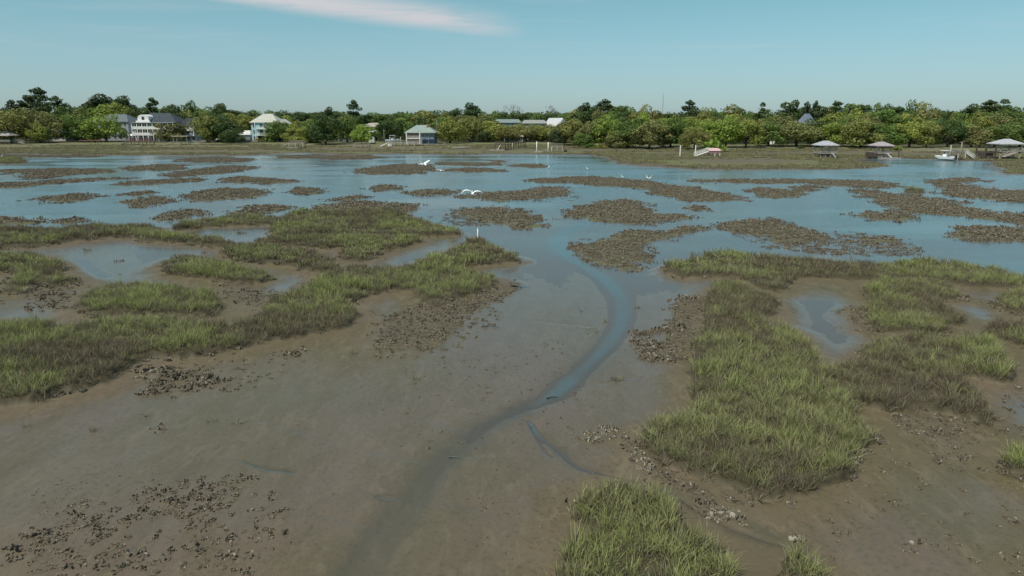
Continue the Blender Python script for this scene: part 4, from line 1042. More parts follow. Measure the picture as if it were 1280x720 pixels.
# undergrowth behind the front trees and woods that run on behind
def mass(name, y0, y1, n, x0, x1, hfun, size, tone, label, skip=()):
    r = np.random.RandomState(len(name)); X = r.uniform(x0, x1, n); Y = r.uniform(y0, y1, n); h = hfun(X, Y); Z = 1.0 + h * np.sqrt(r.uniform(0, 1, n))
    k = np.ones(n, bool)
    for a, b in skip:
        q = X * FP / (Y * CP + 9 * SP) + 640; k &= ~((q > a) & (q < b))
    X, Y, Z = X[k], Y[k], Z[k]; n = len(X)
    nr = r.normal(size=(n, 3)) * .6 + [0, -.5, .8]; nr /= np.linalg.norm(nr, axis=1)[:, None]
    u = np.cross(nr, r.normal(size=(n, 3))); u /= np.linalg.norm(u, axis=1)[:, None]; v = np.cross(nr, u)
    s = r.uniform(size * .6, size * 1.3, n)[:, None]; Y = Y + (0 if 'under' not in name else np.interp(X * FP / (Y * CP + 9 * SP) + 640, [0, 690, 725, 1300], [4, 0, -34, -34])); p = np.stack([X, Y, Z], 1)
    V = np.stack([p - u * s, p - v * s * .6, p + u * s, p + v * s * .6 + nr * s * .3], 1).reshape(-1, 3)
    o = link(name, mesh_np(name, V, np.arange(4 * n).reshape(-1, 4), LEAF, {'leafvar': np.repeat(r.uniform(0, 1, n), 4)}))
    o.color = (*tone, 1); return props(o, label, 'undergrowth' if 'under' in name else 'woods', None, 'stuff')
mass('undergrowth', 296, 316, 42000, -330, 330, lambda x, y: 3.2 + 2.4 * fbm(x * .12, y * .1, 3, 3), .42, (.050, .068, .026), 'dark undergrowth filling the space beneath the shore trees', skip=((58, 87), (117, 250), (250, 353), (419, 444), (458, 472), (504, 548)))
mass('inner_undergrowth', 317, 330, 20000, -330, 330, lambda x, y: 5.0 + 3 * fbm(x * .1, y * .1, 13, 3), .5, (.050, .070, .026), 'dark thicket between the house row and the tall woods')
mass('distant_woods', 378, 420, 60000, -430, 430, lambda x, y: 12.5 + 3.0 * fbm(x * .05, y * .05, 8, 4), .8, (.070, .100, .034), 'continuous green woods running on behind the rows of shore trees')

# ---------------------------------------------------------------- houses
GLASS = simple('window_glass', (.035, .045, .05), .12, .2, 1)
WHITE = simple('white_trim', (.76, .75, .72), .55, .06, 3)
WOOD = simple('weathered_wood', (.24, .21, .17), .85, .3, 5); DARKW = simple('dark_wet_wood', (.075, .055, .048), .8, .35, 5)
PALEW = simple('pale_wood', (.34, .31, .27), .8, .2, 5)
def place(px, py):
    return spot(px, py)
def mpp(y, z=1.2): return (y * CP + (CAM_H - z) * SP) / FP      # metres per pixel (1280 wide) at distance y
def window(parent, x, z, w, h, y, face='front', shutters=False):
    f = MB(); t_ = .09
    for a in ((-w / 2 - t_, w / 2 + t_, h, h + t_), (-w / 2 - t_, w / 2 + t_, -t_, 0), (-w / 2 - t_, -w / 2, 0, h), (w / 2, w / 2 + t_, 0, h), (-.03, .03, 0, h)):
        f.box(a[0], a[1], -.06, .02, a[2], a[3])
    rz, loc = (0, (x, y, z)) if face == 'front' else (-math.pi / 2, (x, y, z)) if face == 'left' else (math.pi / 2, (x, y, z))
    o = f.build('window', WHITE, parent, loc, rz)
    MB().box(-w / 2, w / 2, -.02, .03, 0, h).build('pane', GLASS, o)
    return o
def hip(w, d, z, h, ridge, over=.5, gable=False):
    m = MB(); a, b = w / 2 + over, d / 2 + over; r = ridge / 2
    if gable: r = a
    V = [(-a, -b, z), (a, -b, z), (a, b, z), (-a, b, z), (-r, 0, z + h), (r, 0, z + h)]
    V += [(q[0], q[1], q[2] - .18) for q in V[:4]]
    F = [(0, 1, 5, 4), (1, 2, 5), (2, 3, 4, 5), (3, 0, 4), (0, 6, 7, 1), (1, 7, 8, 2), (2, 8, 9, 3), (3, 9, 6, 0), (6, 9, 8, 7)]
    if gable: V[4] = (-a, 0, z + h)
    return m.add(V, F)
def house(name, px0, px1, base, wall_top, roof_top, depth, wcol, rcol, label, floors, ncol, metal=False, gable=False, ridge=.4, rz=0, winw=1.0, skipw=(), matw=None, sidew=1, over=.5, Y=None):
    pc = (px0 + px1) / 2
    if Y is None: x, y, z = place(pc, base)
    else: x, y, z = x_at(pc, Y), Y, ground_z(x_at(pc, Y), Y)
    mp = mpp(y); w = (px1 - px0) * mp - 2 * over; H = (base - wall_top) * mp; rh = (wall_top - roof_top) * mp
    root = empty(name, (x, y + depth / 2, z), rz, label, 'house')
    mw = siding(name + '_wall_%d' % px0, wcol)
    MB().box(-w / 2, w / 2, -depth / 2, depth / 2, -.5, H).build('wall', mw, root)
    if gable == 'front':
        m = hip(depth, w, H, rh, 0, over, True)
        m.v = [(-q[1], q[0], q[2]) for q in m.v]
        m.build('roof', roofing('roof_%d' % px0, rcol, metal), root)
    else:
        hip(w, depth, H + .002, rh, ridge * w, over, gable is True).build('roof', roofing('roof_%d' % px0, rcol, metal), root)
    fh = H / floors
    for f in range(floors):
        for c in range(ncol):
            if (f, c) in skipw: continue
            window(root, -w / 2 + w * (c + .5) / ncol, f * fh + fh * .20, winw, fh * .62, -depth / 2)
        for s in range(sidew):
            for sd, fc in ((-1, 'left'), (1, 'right')):
                window(root, sd * w / 2, f * fh + fh * .32, .9, fh * .45, -depth / 4 + s * depth / 3, fc)
    return root, w, H, fh, mp
def columns(root, xs, y, z0, z1, r=.12, name='column'):
    for x in xs: MB().box(x - r, x + r, y - r, y + r, z0, z1).build(name, WHITE, root)
def rail(root, x0, x1, y, z, h=.95, mat=None):
    m = MB(); m.box(x0, x1, y - .03, y + .03, z + h - .07, z + h); m.box(x0, x1, y - .025, y + .025, z + .1, z + .16)
    n = max(2, int((x1 - x0) / .22))
    for i in range(n + 1):
        xx = x0 + (x1 - x0) * i / n; m.box(xx - .025, xx + .025, y - .02, y + .02, z + .16, z + h - .07)
    return m.build('railing', mat or WHITE, root)

# big white house with two galleries, arched dormer
root, w, H, fh, mp = house('white_house', 168, 224, 174.5, 152, 140.5, 13, (.78, .77, .74), (.07, .085, .095), 'big white three-storey house with double gallery, arched dormer and dark hip roof', 3, 8, ridge=.45, winw=1.6, Y=306, over=.7, skipw=tuple((0, c) for c in (0, 2, 4)))
xs = [-w / 2 + .15 + i * (w - .3) / 8 for i in range(9)]
for lv in (1, 2):
    z0 = lv * fh
    MB().box(-w / 2 - .05, w / 2 + .05, -6.5 - 2.4, -6.5, z0 - .2, z0).build('gallery_floor', WHITE, root)
    columns(root, xs, -6.5 - 2.25, z0, z0 + fh - .2, .17); MB().box(-w / 2, w / 2, -6.5 - 2.38, -6.5 - 2.3, z0, z0 + 1.0).build('parapet', WHITE, root)
MB().box(-w / 2 - .5, w / 2 + .5, -6.5 - 2.7, -6.5 - .5, H - .15, H + .05).build('gallery_roof', simple('pale_roof_edge', (.45, .45, .46), .6), root)
columns(root, xs[::1], -6.5 - 2.25, 0, fh - .2, .16)
for i in (1, 3): MB().box(xs[i] + .5, xs[i + 1] - .5, -6.56, -6.45, 0, fh * .78).build('door', simple('dark_door', (.10, .07, .05), .6), root)
# dormer
m = MB(); n = 10; dw = 2.4; pts = [(-dw, 0), (dw, 0), (dw, 1.7)] + [(dw * math.cos(math.pi * k / n), 1.7 + 1.55 * math.sin(math.pi * k / n)) for k in range(1, n)] + [(-dw, 1.7)]
V = [(a - w * .24, -7.4, H + .1 + b) for a, b in pts] + [(a - w * .24, -2.0, H + .1 + b) for a, b in pts]; k = len(pts)
m.add(V, [tuple(range(k)), tuple(range(2 * k - 1, k - 1, -1))] + [(i, (i + 1) % k, k + (i + 1) % k, k + i) for i in range(k)])
dm = m.build('dormer', siding('dormer_wall', (.78, .77, .74)), root)
MB().box(-w * .24 - .55, -w * .24 + .55, -7.46, -7.38, H + 1.1, H + 2.5).build('pane', GLASS, dm)
MB().box(-w * .24 - 3.0, -w * .24 + 3.0, -7.9, -6.9, H + .06, H + .8).build('dormer_sill', WHITE, root)
MB().box(2.0, 3.4, -1.4, 0, H + 1.0, H + 3.1).build('chimney', WHITE, root)
# grey-roofed house left of it
house('grey_house', 118, 164, 173, 150, 141, 14, (.30, .33, .36), (.15, .17, .18), 'large grey house with pale grey roof mostly hidden behind bright green tree', 3, 6, metal=True, ridge=.5, Y=312)
# low house with tan roof
root, w, H, fh, mp = house('low_house', 60, 85, 173, 163, 154.5, 9, (.30, .30, .28), (.27, .27, .20), 'low single-storey house with wide tan-green roof at the left', 1, 3, ridge=.55, winw=1.4, Y=305, over=.9)
rail(root, -w / 2, w / 2, -5.2, 0)
# small white house
root, w, H, fh, mp = house('small_white_house', 226, 247, 172, 153, 144.5, 9, (.76, .75, .72), (.12, .12, .14), 'narrow white three-storey house with dark gable roof between trees', 3, 3, gable='front', Y=310, winw=1.1)
for lv in (1, 2):
    MB().box(-w / 2, w / 2, -4.5 - 1.8, -4.5, lv * fh - .15, lv * fh).build('balcony', WHITE, root); rail(root, -w / 2, w / 2, -6.2, lv * fh); columns(root, (-w / 2 + .15, w / 2 - .15), -6.15, lv * fh, lv * fh + fh - .15)
# pale blue house
root, w, H, fh, mp = house('pale_blue_house', 314, 350, 175, 152, 141.5, 11, (.36, .60, .64), (.52, .51, .44), 'tall pale blue house on stilts with cream metal roof and white porches', 3, 4, metal=True, ridge=.35, Y=302, winw=1.2, skipw=((0, 1), (0, 2), (0, 3)))
MB().box(-w / 2 + 2.6, w / 2 - .5, -5.55, -5.45, 0, fh * .85).build('garage_shade_panel', simple('deep_shade_interior', (.03, .03, .03), .9), root)  # solid near-black panel, coloured as the shade inside an open garage
for lv in (1, 2):
    MB().box(-w / 2 + 2.2, w / 2, -5.5 - 1.9, -5.5, lv * fh - .2, lv * fh).build('porch_floor', WHITE, root); rail(root, -w / 2 + 2.2, w / 2, -7.3, lv * fh)
columns(root, [-w / 2 + 2.3, 0.6, w / 2 - .2], -7.25, 0, H - .1, .14)
m = hip(5.0, 5.0, H - .6, 2.0, 0, .4, True); m.v = [(-q[1] + w / 2 + 1.2, q[0] - 1, q[2]) for q in m.v]; m.build('side_roof', roofing('side_roof', (.62, .61, .52), True), root)
# carport
root, w, H, fh, mp = house('carport', 293, 314, 174, 166, 161, 6, (.20, .22, .24), (.66, .65, .60), 'pale roofed open carport left of the pale blue house', 1, 1, metal=True, ridge=.8, Y=304, sidew=0, skipw=((0, 0),), over=.3)
# grey cottage
house('grey_cottage', 421, 442, 178, 169, 164, 7, (.16, .18, .22), (.16, .15, .14), 'small dark grey-blue cottage half hidden under trees', 1, 3, ridge=.5, winw=1.1, Y=296)
# house with green metal roof
root, w, H, fh, mp = house('green_roofed_house', 506, 545.5, 180, 166, 157, 10, (.15, .21, .26), (.30, .36, .32), 'blue-grey house with pale green metal hip roof standing on the shore', 2, 6, metal=True, ridge=.38, winw=.9, skipw=tuple((f, c) for f in (0, 1) for c in (0, 1, 2)), over=.8)
MB().box(-w / 2 + .1, -.1, -5.06, -4.95, .05, H * .95).build('porch_recess', simple('reddish_boards', (.16, .10, .085), .8, .3, 3), root)
MB().box(-w / 2, -.0, -5 - 1.9, -5, fh - .2, fh).build('porch_floor', WHITE, root)
columns(root, (-w / 2 + .2, 0), -6.75, -.3, H, .18); rail(root, -w / 2 + .2, 0, -6.8, fh); rail(root, -w / 2 + .2, 0, -6.8, .0)
for xx in (w * .16, w * .40): MB().box(xx - 1.1, xx + 1.1, -5.08, -4.98, .05, fh * .85).build('door', simple('navy_door', (.015, .035, .07), .4), root)
MB().box(w * .20, w * .27, -2.0, -1.0, H + 1.0, H + 3.3).build('chimney', simple('brick_red', (.28, .12, .09), .9), root)
# roofs showing above and between the trees
house('hidden_house', 449, 482, 172, 156, 151.5, 12, (.40, .37, .32), (.44, .39, .34), 'cream-roofed house mostly hidden by trees right of the umbrella pine', 2, 5, ridge=.3, Y=326)
house('hidden_house', 617, 652, 172, 151.5, 147.5, 10, (.40, .44, .42), (.24, .29, .27), 'long pale green metal roof showing over the trees above the dark dock', 2, 5, metal=True, ridge=.85, Y=332)
house('hidden_house', 652, 684, 172, 152.5, 148.5, 10, (.45, .43, .40), (.34, .34, .31), 'long off-white roof showing over trees left of the steep white roof', 2, 5, metal=True, ridge=.85, Y=334)
house('hidden_house', 688, 703, 172, 156, 146, 12, (.60, .58, .55), (.60, .60, .60), 'steep bright white gable roof rising out of the trees', 2, 2, metal=True, gable='front', Y=333, rz=.5)
root, w, H, fh, mp = house('deck_building', 629, 655, 176, 169, 165.5, 6, (.58, .50, .42), (.50, .42, .36), 'pale beige open deck building under trees behind the dark dock', 1, 4, ridge=.8, winw=1.6, Y=292)
house('brown_roofed_house', 849, 868, 180, 162, 156, 9, (.44, .38, .30), (.17, .135, .10), 'beige house with flat brown roof showing through trees left of the pink shed', 2, 3, ridge=.6, Y=290)
house('steep_roofed_house', 1001, 1021, 172, 152, 140, 9, (.30, .33, .38), (.24, .28, .36), 'steep blue-grey metal roof emerging between the brownish tree crowns', 2, 4, metal=True, gable='front', Y=322, rz=-.6)
house('hidden_house', 1194, 1236, 181, 173, 169, 8, (.50, .44, .38), (.30, .25, .21), 'low pale building seen beneath the brownish tree behind the boat dock', 1, 6, ridge=.7, winw=1.0, Y=290)
# white shed with rounded top
x, y, z = place(465, 178.5); mp = mpp(y); m = MB(); n = 12; k = n + 3; a_ = 3.6 * mp; hh = 7.5 * mp
pts = [(-a_, 0), (a_, 0)] + [(a_ * math.cos(math.pi * i / n), hh * .55 + hh * .45 * math.sin(math.pi * i / n)) for i in range(n + 1)]; k = len(pts)
m.add([(p, -1.2, q) for p, q in pts] + [(p, 1.2, q) for p, q in pts], [tuple(range(k)), tuple(range(2 * k - 1, k - 1, -1))] + [(i, (i + 1) % k, k + (i + 1) % k, k + i) for i in range(k)])
e = empty('shed', (x, y, z), 0, 'small off-white shed with rounded top under the bright green tree', 'shed')
m.build('wall', simple('off_white_panel', (.55, .58, .50), .6), e); MB().box(-.4, .4, -1.24, -1.19, .02, 1.7).build('door', simple('shed_door', (.45, .47, .42), .6), e)

# ---------------------------------------------------------------- docks and pavilions
def pile(root, x, y, z0, z1, r=.13, mat=None): return MB().tube([(x, y, z0), (x, y, z1)], [r, r * .95], 8).build('pile', mat or WOOD, root, smooth=True)
def stairs(root, x0, z0, x1, z1, y, w, mat, name='stairs'):
    m = MB(); n = max(3, int(abs(z1 - z0) / .2))
    for s in (-w / 2, w / 2): m.add([(x0, y + s - .05, z0), (x1, y + s - .05, z1), (x1, y + s - .05, z1 + .3), (x0, y + s - .05, z0 + .3), (x0, y + s + .05, z0), (x1, y + s + .05, z1), (x1, y + s + .05, z1 + .3), (x0, y + s + .05, z0 + .3)], [(0, 1, 2, 3), (7, 6, 5, 4), (0, 4, 5, 1), (3, 2, 6, 7), (0, 3, 7, 4), (1, 5, 6, 2)])
    for i in range(n):
        t_ = (i + .5) / n; xx = x0 + (x1 - x0) * t_; zz = z0 + (z1 - z0) * t_ + .2; dx = abs(x1 - x0) / n * .6
        m.box(xx - dx, xx + dx, y - w / 2 + .06, y + w / 2 - .06, zz, zz + .05)
    return m.build(name, mat, root)
def ramp(root, x0, z0, x1, z1, y, w, mat, name='ramp', rails=True):
    m = MB(); m.add([(x0, y - w / 2, z0), (x1, y - w / 2, z1), (x1, y + w / 2, z1), (x0, y + w / 2, z0)] + [(x0, y - w / 2, z0 + .12), (x1, y - w / 2, z1 + .12), (x1, y + w / 2, z1 + .12), (x0, y + w / 2, z0 + .12)],
                    [(0, 3, 2, 1), (4, 5, 6, 7), (0, 1, 5, 4), (1, 2, 6, 5), (2, 3, 7, 6), (3, 0, 4, 7)])
    o = m.build(name, mat, root)
    if rails:
        m = MB()
        for s in (-w / 2 + .04, w / 2 - .04):
            for hh in (.5, .95): m.tube([(x0, y + s, z0 + .12 + hh), (x1, y + s, z1 + .12 + hh)], [.045, .045], 4)
            for i in range(6):
                t_ = i / 5; xx = x0 + (x1 - x0) * t_; zz = z0 + (z1 - z0) * t_; m.tube([(xx, y + s, zz + .1), (xx, y + s, zz + 1.08)], [.045, .045], 4)
        m.build('handrail', mat, o)
    return o
def pavilion(px, py, label, w, deck, eave, peak, roofc=(.58, .56, .56), postm=None, d=4.6, lattice=False, over=.55, rails=True):
    x, y, z = place(px, py); z = max(z, 0); postm = postm or PALEW
    root = empty('dock_pavilion', (x, y + d / 2, z), 0, label, 'pavilion', 'roofed dock pavilions along the far shore')
    hip(w - 2 * over, d, eave, peak - eave, .25 * w, over).build('roof', roofing('pavilion_roof_%d' % px, roofc, True), root)
    hw = w / 2 - over - .1
    for sx_ in (-1, 1):
        for sy_ in (-1, 1): MB().box(sx_ * hw - .11, sx_ * hw + .11, sy_ * (d / 2 - .2) - .11, sy_ * (d / 2 - .2) + .11, -1, eave).build('post', postm, root)
    for i in (-.34, .34):
        pile(root, i * 2 * hw * .5, -d / 2 + .2, -1, deck, .12, postm)
    if deck > .1: MB().box(-hw - .25, hw + .25, -d / 2 - .1, d / 2 + .1, deck, deck + .16).build('deck', PALEW, root)
    if rails:
        m = MB()
        for k in range(4 if lattice else 2):
            zz = deck + .35 + k * .38
            m.box(-hw, hw, -d / 2 + .16, -d / 2 + .21, zz, zz + .18); m.box(-hw - .02, -hw + .04, -d / 2, d / 2, zz, zz + .10); m.box(hw - .04, hw + .02, -d / 2, d / 2, zz, zz + .10)
        m.build('railing', PALEW, root)
    if deck > .8:
        j = MB()
        for q in range(4): j.box(-hw - .2, hw + .2, -d / 2 + q * d / 3.2, -d / 2 + q * d / 3.2 + .1, deck - .28, deck - .002)
        j.build('shade_joists', DARKW, root)  # dark wood boards added to deepen the shade beneath the deck
    m = MB()
    for a, b in ((-hw, 0), (0, hw)):
        for s in (0, 1): m.tube([(a if s else b, -d / 2 + .12, .1), (b if s else a, -d / 2 + .12, deck)], [.05, .05], 4)
    if deck > 1: m.build('cross_brace', postm, root)
    return root, (x, y, z), mpp(y, z)
# far left
root, _, mp = pavilion(4, 180, 'pale roofed dock pavilion at the very left edge of the shore', 6.6, .9, 3.2, 4.6, (.36, .33, .30), DARKW)
ramp(root, 3.0, .9, 6.5, .05, 0, 1.3, PALEW)
# right group
root, _, mp = pavilion(1035, 197.5, 'lattice-sided dock pavilion with white hip roof standing on the open marsh', 5.3, 1.1, 3.4, 4.5, (.46, .45, .47), PALEW, lattice=True)
stairs(root, .7, 1.15, 1.6, -.05, -2.9, .9, WHITE)
MB().box(-1.9, .5, -2.1, -1.0, .15, .95).build('boat_cradle', DARKW, root)
root, _, mp = pavilion(1105, 199, 'small pink-roofed dock pavilion with pale floating dock at the inlet', 4.7, 1.2, 3.4, 4.4, (.42, .36, .37), PALEW)
stairs(root, .2, 1.2, 1.4, .15, -2.9, 1.1, WHITE); MB().box(-2.0, 3.3, -4.6, -3.2, -.1, .28).build('float', PALEW, root)
for sx_ in (-2.6, 3.4): pile(root, sx_, -3.0, -1, 3.0, .14, DARKW)
MB().box(-3.3, -2.3, -1.5, 1.5, .3, 1.6).build('boat_lift', DARKW, root)
root, _, mp = pavilion(1262, 199, 'white-roofed open dock pavilion at the right edge of the shore', 6.4, 1.9, 3.9, 5.1, (.48, .48, .50), PALEW)
ramp(root, 1.0, 1.7, -2.2, .6, -2.9, 1.2, PALEW); ramp(root, 3.0, 1.9, 7.5, 1.3, 0, 1.4, PALEW)
m = MB()
for sx_ in (-6.2, -3.6):
    for sy_ in (-1.8, 1.8): m.box(sx_ - .14, sx_ + .14, sy_ - .14, sy_ + .14, -1, 3.4)
m.box(-6.3, -3.5, -1.9, -1.6, 1.5, 1.8).box(-6.3, -3.5, 1.6, 1.9, 1.5, 1.8).box(-5.9, -3.9, -1.6, 1.6, .5, 1.5)
m.build('boat_lift', DARKW, root)
def hull(L, W, Hh, mat, root, loc=(0, 0, 0)):
    m = MB(); n = 9; secs = []
    for i in range(n):
        t_ = i / (n - 1); ww = W / 2 * (1 if t_ < .45 else math.cos((t_ - .45) / .55 * 1.45)); kz = .0 if t_ < .6 else Hh * .7 * ((t_ - .6) / .4) ** 2; sh = Hh * (1 + .25 * t_ * t_)
        X = (t_ - .5) * L; secs.append([(X, -ww, sh), (X, -ww * .86, kz + Hh * .35), (X, 0, kz), (X, ww * .86, kz + Hh * .35), (X, ww, sh), (X, ww * .8, sh - .12), (X, 0, sh - .22), (X, -ww * .8, sh - .12)])
    k = 8
    m.add([p for s in secs for p in s], [(i * k + j, i * k + (j + 1) % k, (i + 1) * k + (j + 1) % k, (i + 1) * k + j) for i in range(n - 1) for j in range(k)] + [tuple(range(k)), tuple(range((n - 1) * k, n * k))[::-1]])
    return m.build('hull', mat, root, loc, smooth=False)
GEL = simple('white_gelcoat', (.80, .80, .80), .25, .04, 2)
def boat(px, py, L, label, lift=1.0, rz=0, top=True, cat='boat'):
    x, y, z = place(px, py); e = empty('motor_boat', (x, y, max(z, 0) + lift), rz, label, cat)
    hull(L, 2.1, .9, GEL, e); MB().box(-.5, .3, -.45, .45, .75, 1.55).build('console', GEL, e)
    MB().add([(.3, -.4, 1.5), (.3, .4, 1.5), (.05, .36, 1.95), (.05, -.36, 1.95), (.34, -.4, 1.5), (.34, .4, 1.5), (.09, .36, 1.95), (.09, -.36, 1.95)], [(0, 1, 2, 3), (7, 6, 5, 4), (0, 4, 5, 1), (1, 5, 6, 2), (2, 6, 7, 3), (3, 7, 4, 0)]).build('windscreen', GLASS, e)
    MB().box(-L / 2 - .45, -L / 2 - .02, -.22, .22, .2, 1.25).build('engine', simple('engine_black', (.03, .03, .035), .35), e)
    if top:
        MB().box(-1.1, .9, -.9, .9, 2.35, 2.45).build('canopy', GEL, e)
        m = MB()
        for a in (-.9, .7):
            for b in (-.75, .75): m.tube([(a, b, .75), (a * .9, b * .95, 2.36)], [.03, .03], 6)
        m.build('canopy_frame', simple('aluminium', (.6, .6, .6), .3, metal=1.0), e)
    return e
boat(491, 181, 5.5, 'white centre-console boat raised on its lift left of the green-roofed house', 1.2, .25)
boat(1180, 202, 4.8, 'white motor boat hanging low on its lift at the right-hand boat dock', .15, 2.15)
def dock(label, px0, px1, py, deckh, w=1.6, mat=None, pm=None, rails=False, dy=0.0, n=None, ph=0.0, y_off=0.0, grp='docks along the far shore'):
    x0, y0, z0 = place(px0, py); x1 = x_at(px1, y0, z0); mat = mat or WOOD; pm = pm or WOOD
    L = x1 - x0; root = empty('dock', ((x0 + x1) / 2, y0 + y_off, max(z0, 0)), dy, label, 'dock', grp)
    MB().box(-L / 2, L / 2, -w / 2, w / 2, deckh, deckh + .16).build('deck', mat, root)
    n = n or max(2, int(L / 2.4))
    for i in range(n + 1):
        for s in (-1, 1): pile(root, -L / 2 + .15 + (L - .3) * i / n, s * (w / 2 + .08), -1, deckh + .12 + ph * (i % 2), .12, pm)
    if rails: rail(root, -L / 2, L / 2, -w / 2 + .06, deckh + .16, .95, mat); rail(root, -L / 2, L / 2, w / 2 - .06, deckh + .16, .95, mat)
    return root, L, (x0, y0, z0)
root, L, _ = dock('low wooden dock with dark red boards in front of the grey-roofed house', 101, 133, 178.5, .9, 2.6, simple('red_boards', (.20, .085, .065), .8, .3, 3), DARKW)
root, L, _ = dock('dark red railed dock standing in front of the big white house', 161, 191, 181, 1.3, 3.0, simple('maroon_boards', (.12, .045, .045), .8, .3, 3), DARKW, True)
stairs(root, -L / 2, 1.2, -L / 2 - 3.2, .0, 0, 1.2, WOOD)
root, L, _ = dock('wooden dock with low flat shelter and ramp below the small white house', 213, 237, 181, .9, 2.4, WOOD, WOOD)
MB().box(-2.0, 3.8, -1.6, 1.6, 3.1, 3.3).build('shelter_roof', simple('tan_shelter', (.42, .36, .28), .8), root)
for a in (-1.6, 3.4):
    for b in (-1.3, 1.3): MB().box(a - .1, a + .1, b - .1, b + .1, 1.06, 3.1).build('post', WOOD, root)
ramp(root, L / 2, .9, L / 2 + 4.0, .05, 0, 1.3, PALEW)
root, L, _ = dock('weathered wooden dock with sloping stair below the yellow-green tree', 362, 381, 184, 1.5, 2.6, WOOD, PALEW, True)
stairs(root, -L / 2, 1.5, -L / 2 - 2.6, .0, -.6, 1.2, PALEW); MB().box(-L / 2 - 1, 1.5, -3.4, -1.8, .02, .28).build('float', PALEW, root)
root, L, _ = dock('grey wooden dock beside the dark cottage at the shoreline', 443, 462, 182.5, .7, 2.2, WOOD, WOOD, True)
root, L, _ = dock('white-railed dock leading from the boat lift to the green-roofed house', 484, 527, 182, 1.1, 1.6, PALEW, PALEW, True, y_off=2.2)
stairs(root, -L / 2, 1.1, -L / 2 - 2.6, -.1, -1.2, 1.3, WHITE)
MB().box(-L / 2 + .3, -L / 2 + 1.9, -2.6, -1.6, .1, 1.0).build('storage_box', WHITE, root)
for a in (-L / 2 + 1.2, -L / 2 + 5.2): pile(root, a, -3.2, -1, 3.4, .14, PALEW)
root, L, _ = dock('dark railed dock with white stairs and small float in the centre', 618, 632, 187.5, 1.7, 3.2, DARKW, DARKW, True)
stairs(root, .2, 1.6, -.8, .0, -2.3, 1.2, WHITE); MB().box(-3.4, 1.6, -4.2, -2.8, .0, .25).build('float', PALEW, root); pile(root, L / 2 + 2.3, -1, -1, 2.4, .13, PALEW)
m = MB(); m.add([(L / 2, 0, 1.7), (L / 2, 1.4, 1.7), (L / 2 + 7, 22, 1.7), (L / 2 + 7, 20.6, 1.7), (L / 2, 0, 1.85), (L / 2, 1.4, 1.85), (L / 2 + 7, 22, 1.85), (L / 2 + 7, 20.6, 1.85)], [(0, 1, 2, 3), (7, 6, 5, 4), (0, 4, 5, 1), (1, 5, 6, 2), (2, 6, 7, 3), (3, 7, 4, 0)]); m.build('walkway', DARKW, root)
m = MB()
for i in range(9):
    a = L / 2 + 7 * i / 8; b = 21 * i / 8; m.tube([(a, b, -1), (a, b, 2.8)], [.11, .11], 6)
m.tube([(L / 2, 0, 2.75), (L / 2 + 7, 21, 2.75)], [.06, .06], 4).tube([(L / 2, 0, 2.3), (L / 2 + 7, 21, 2.3)], [.05, .05], 4)
m.build('walkway_railing', DARKW, root)
root, L, _ = dock('weathered dock with pale legs and white mooring piles right of centre', 689, 703, 190, 1.6, 1.8, WOOD, PALEW, True)
pile(root, -L / 2 - 4.6, 0, -1, 3.3, .15, WHITE); pile(root, -L / 2 - .9, 1.5, -1, 3.0, .15, WHITE)
MB().box(-L / 2 - 5.2, -L / 2 - 2.8, -1.6, 0, -.05, .25).build('float', PALEW, root); ramp(root, -L / 2, 1.5, -L / 2 - 2.8, .2, -.6, .9, WOOD, rails=False)
MB().tube([(L / 2 + .6, 0, .4), (L / 2 + 1.4, 0, .4)], [.45, .45], 12).build('drum', simple('black_drum', (.02, .02, .02), .5), root)
# dock with slide at right
root, L, _ = dock('wooden boat dock with white slide-like gangway and long pale float at right', 1188, 1208, 201.3, 1.5, 3.4, WOOD, PALEW, True, y_off=2.2)
ramp(root, L / 2 - .2, 1.7, L / 2 + 2.2, .2, -1.5, 1.2, WHITE, 'gangway'); MB().box(L / 2 + 1.2, L / 2 + 6.2, -3.0, -1.4, -.08, .24).build('float', PALEW, root)
pile(root, -L / 2 - .6, -2.6, -1, 3.8, .15, PALEW); pile(root, -L / 2 + 2.2, -2.4, -1, 4.6, .15, WOOD); MB().tube([(-L / 2 + 1.5, -2.4, 4.5), (-L / 2 + 2.9, -2.4, 4.7)], [.07, .07], 6).build('crossarm', WOOD, root)
MB().box(-L / 2 + 1, L / 2 - .6, -1.0, 1.2, 1.86, 2.7).build('stacked_gear', simple('mottled_gear', (.26, .27, .20), .9, .7, 2.5), root)
# pink shed on stilts with white ramp and piles
x, y, z = place(892, 195.5); e = empty('stilt_shed', (x, y, z), 0, 'low pink-roofed shed on stilts with white railed ramp at its left', 'shed')
MB().box(-1.5, 1.5, -1.1, 1.1, .95, 1.5).build('wall', simple('pink_boards', (.55, .30, .30), .7), e)
MB().add([(-1.7, -1.3, 1.5), (1.7, -1.3, 1.5), (1.5, 1.2, 2.1), (-1.5, 1.2, 2.1), (-1.7, -1.3, 1.58), (1.7, -1.3, 1.58), (1.5, 1.2, 2.18), (-1.5, 1.2, 2.18)], [(0, 3, 2, 1), (4, 5, 6, 7), (0, 1, 5, 4), (1, 2, 6, 5), (2, 3, 7, 6), (3, 0, 4, 7)]).build('roof', simple('pink_roof', (.62, .40, .40), .7), e)
for a in (-1.35, 0, 1.35):
    for b in (-.95, .95): MB().box(a - .09, a + .09, b - .09, b + .09, -.6, .95).build('leg', WHITE, e)
MB().box(-1.8, -1.2, -1.2, -.3, .1, .9).build('crate', DARKW, e)
ramp(e, -1.6, 1.25, -5.2, .0, 0, 1.2, WHITE)
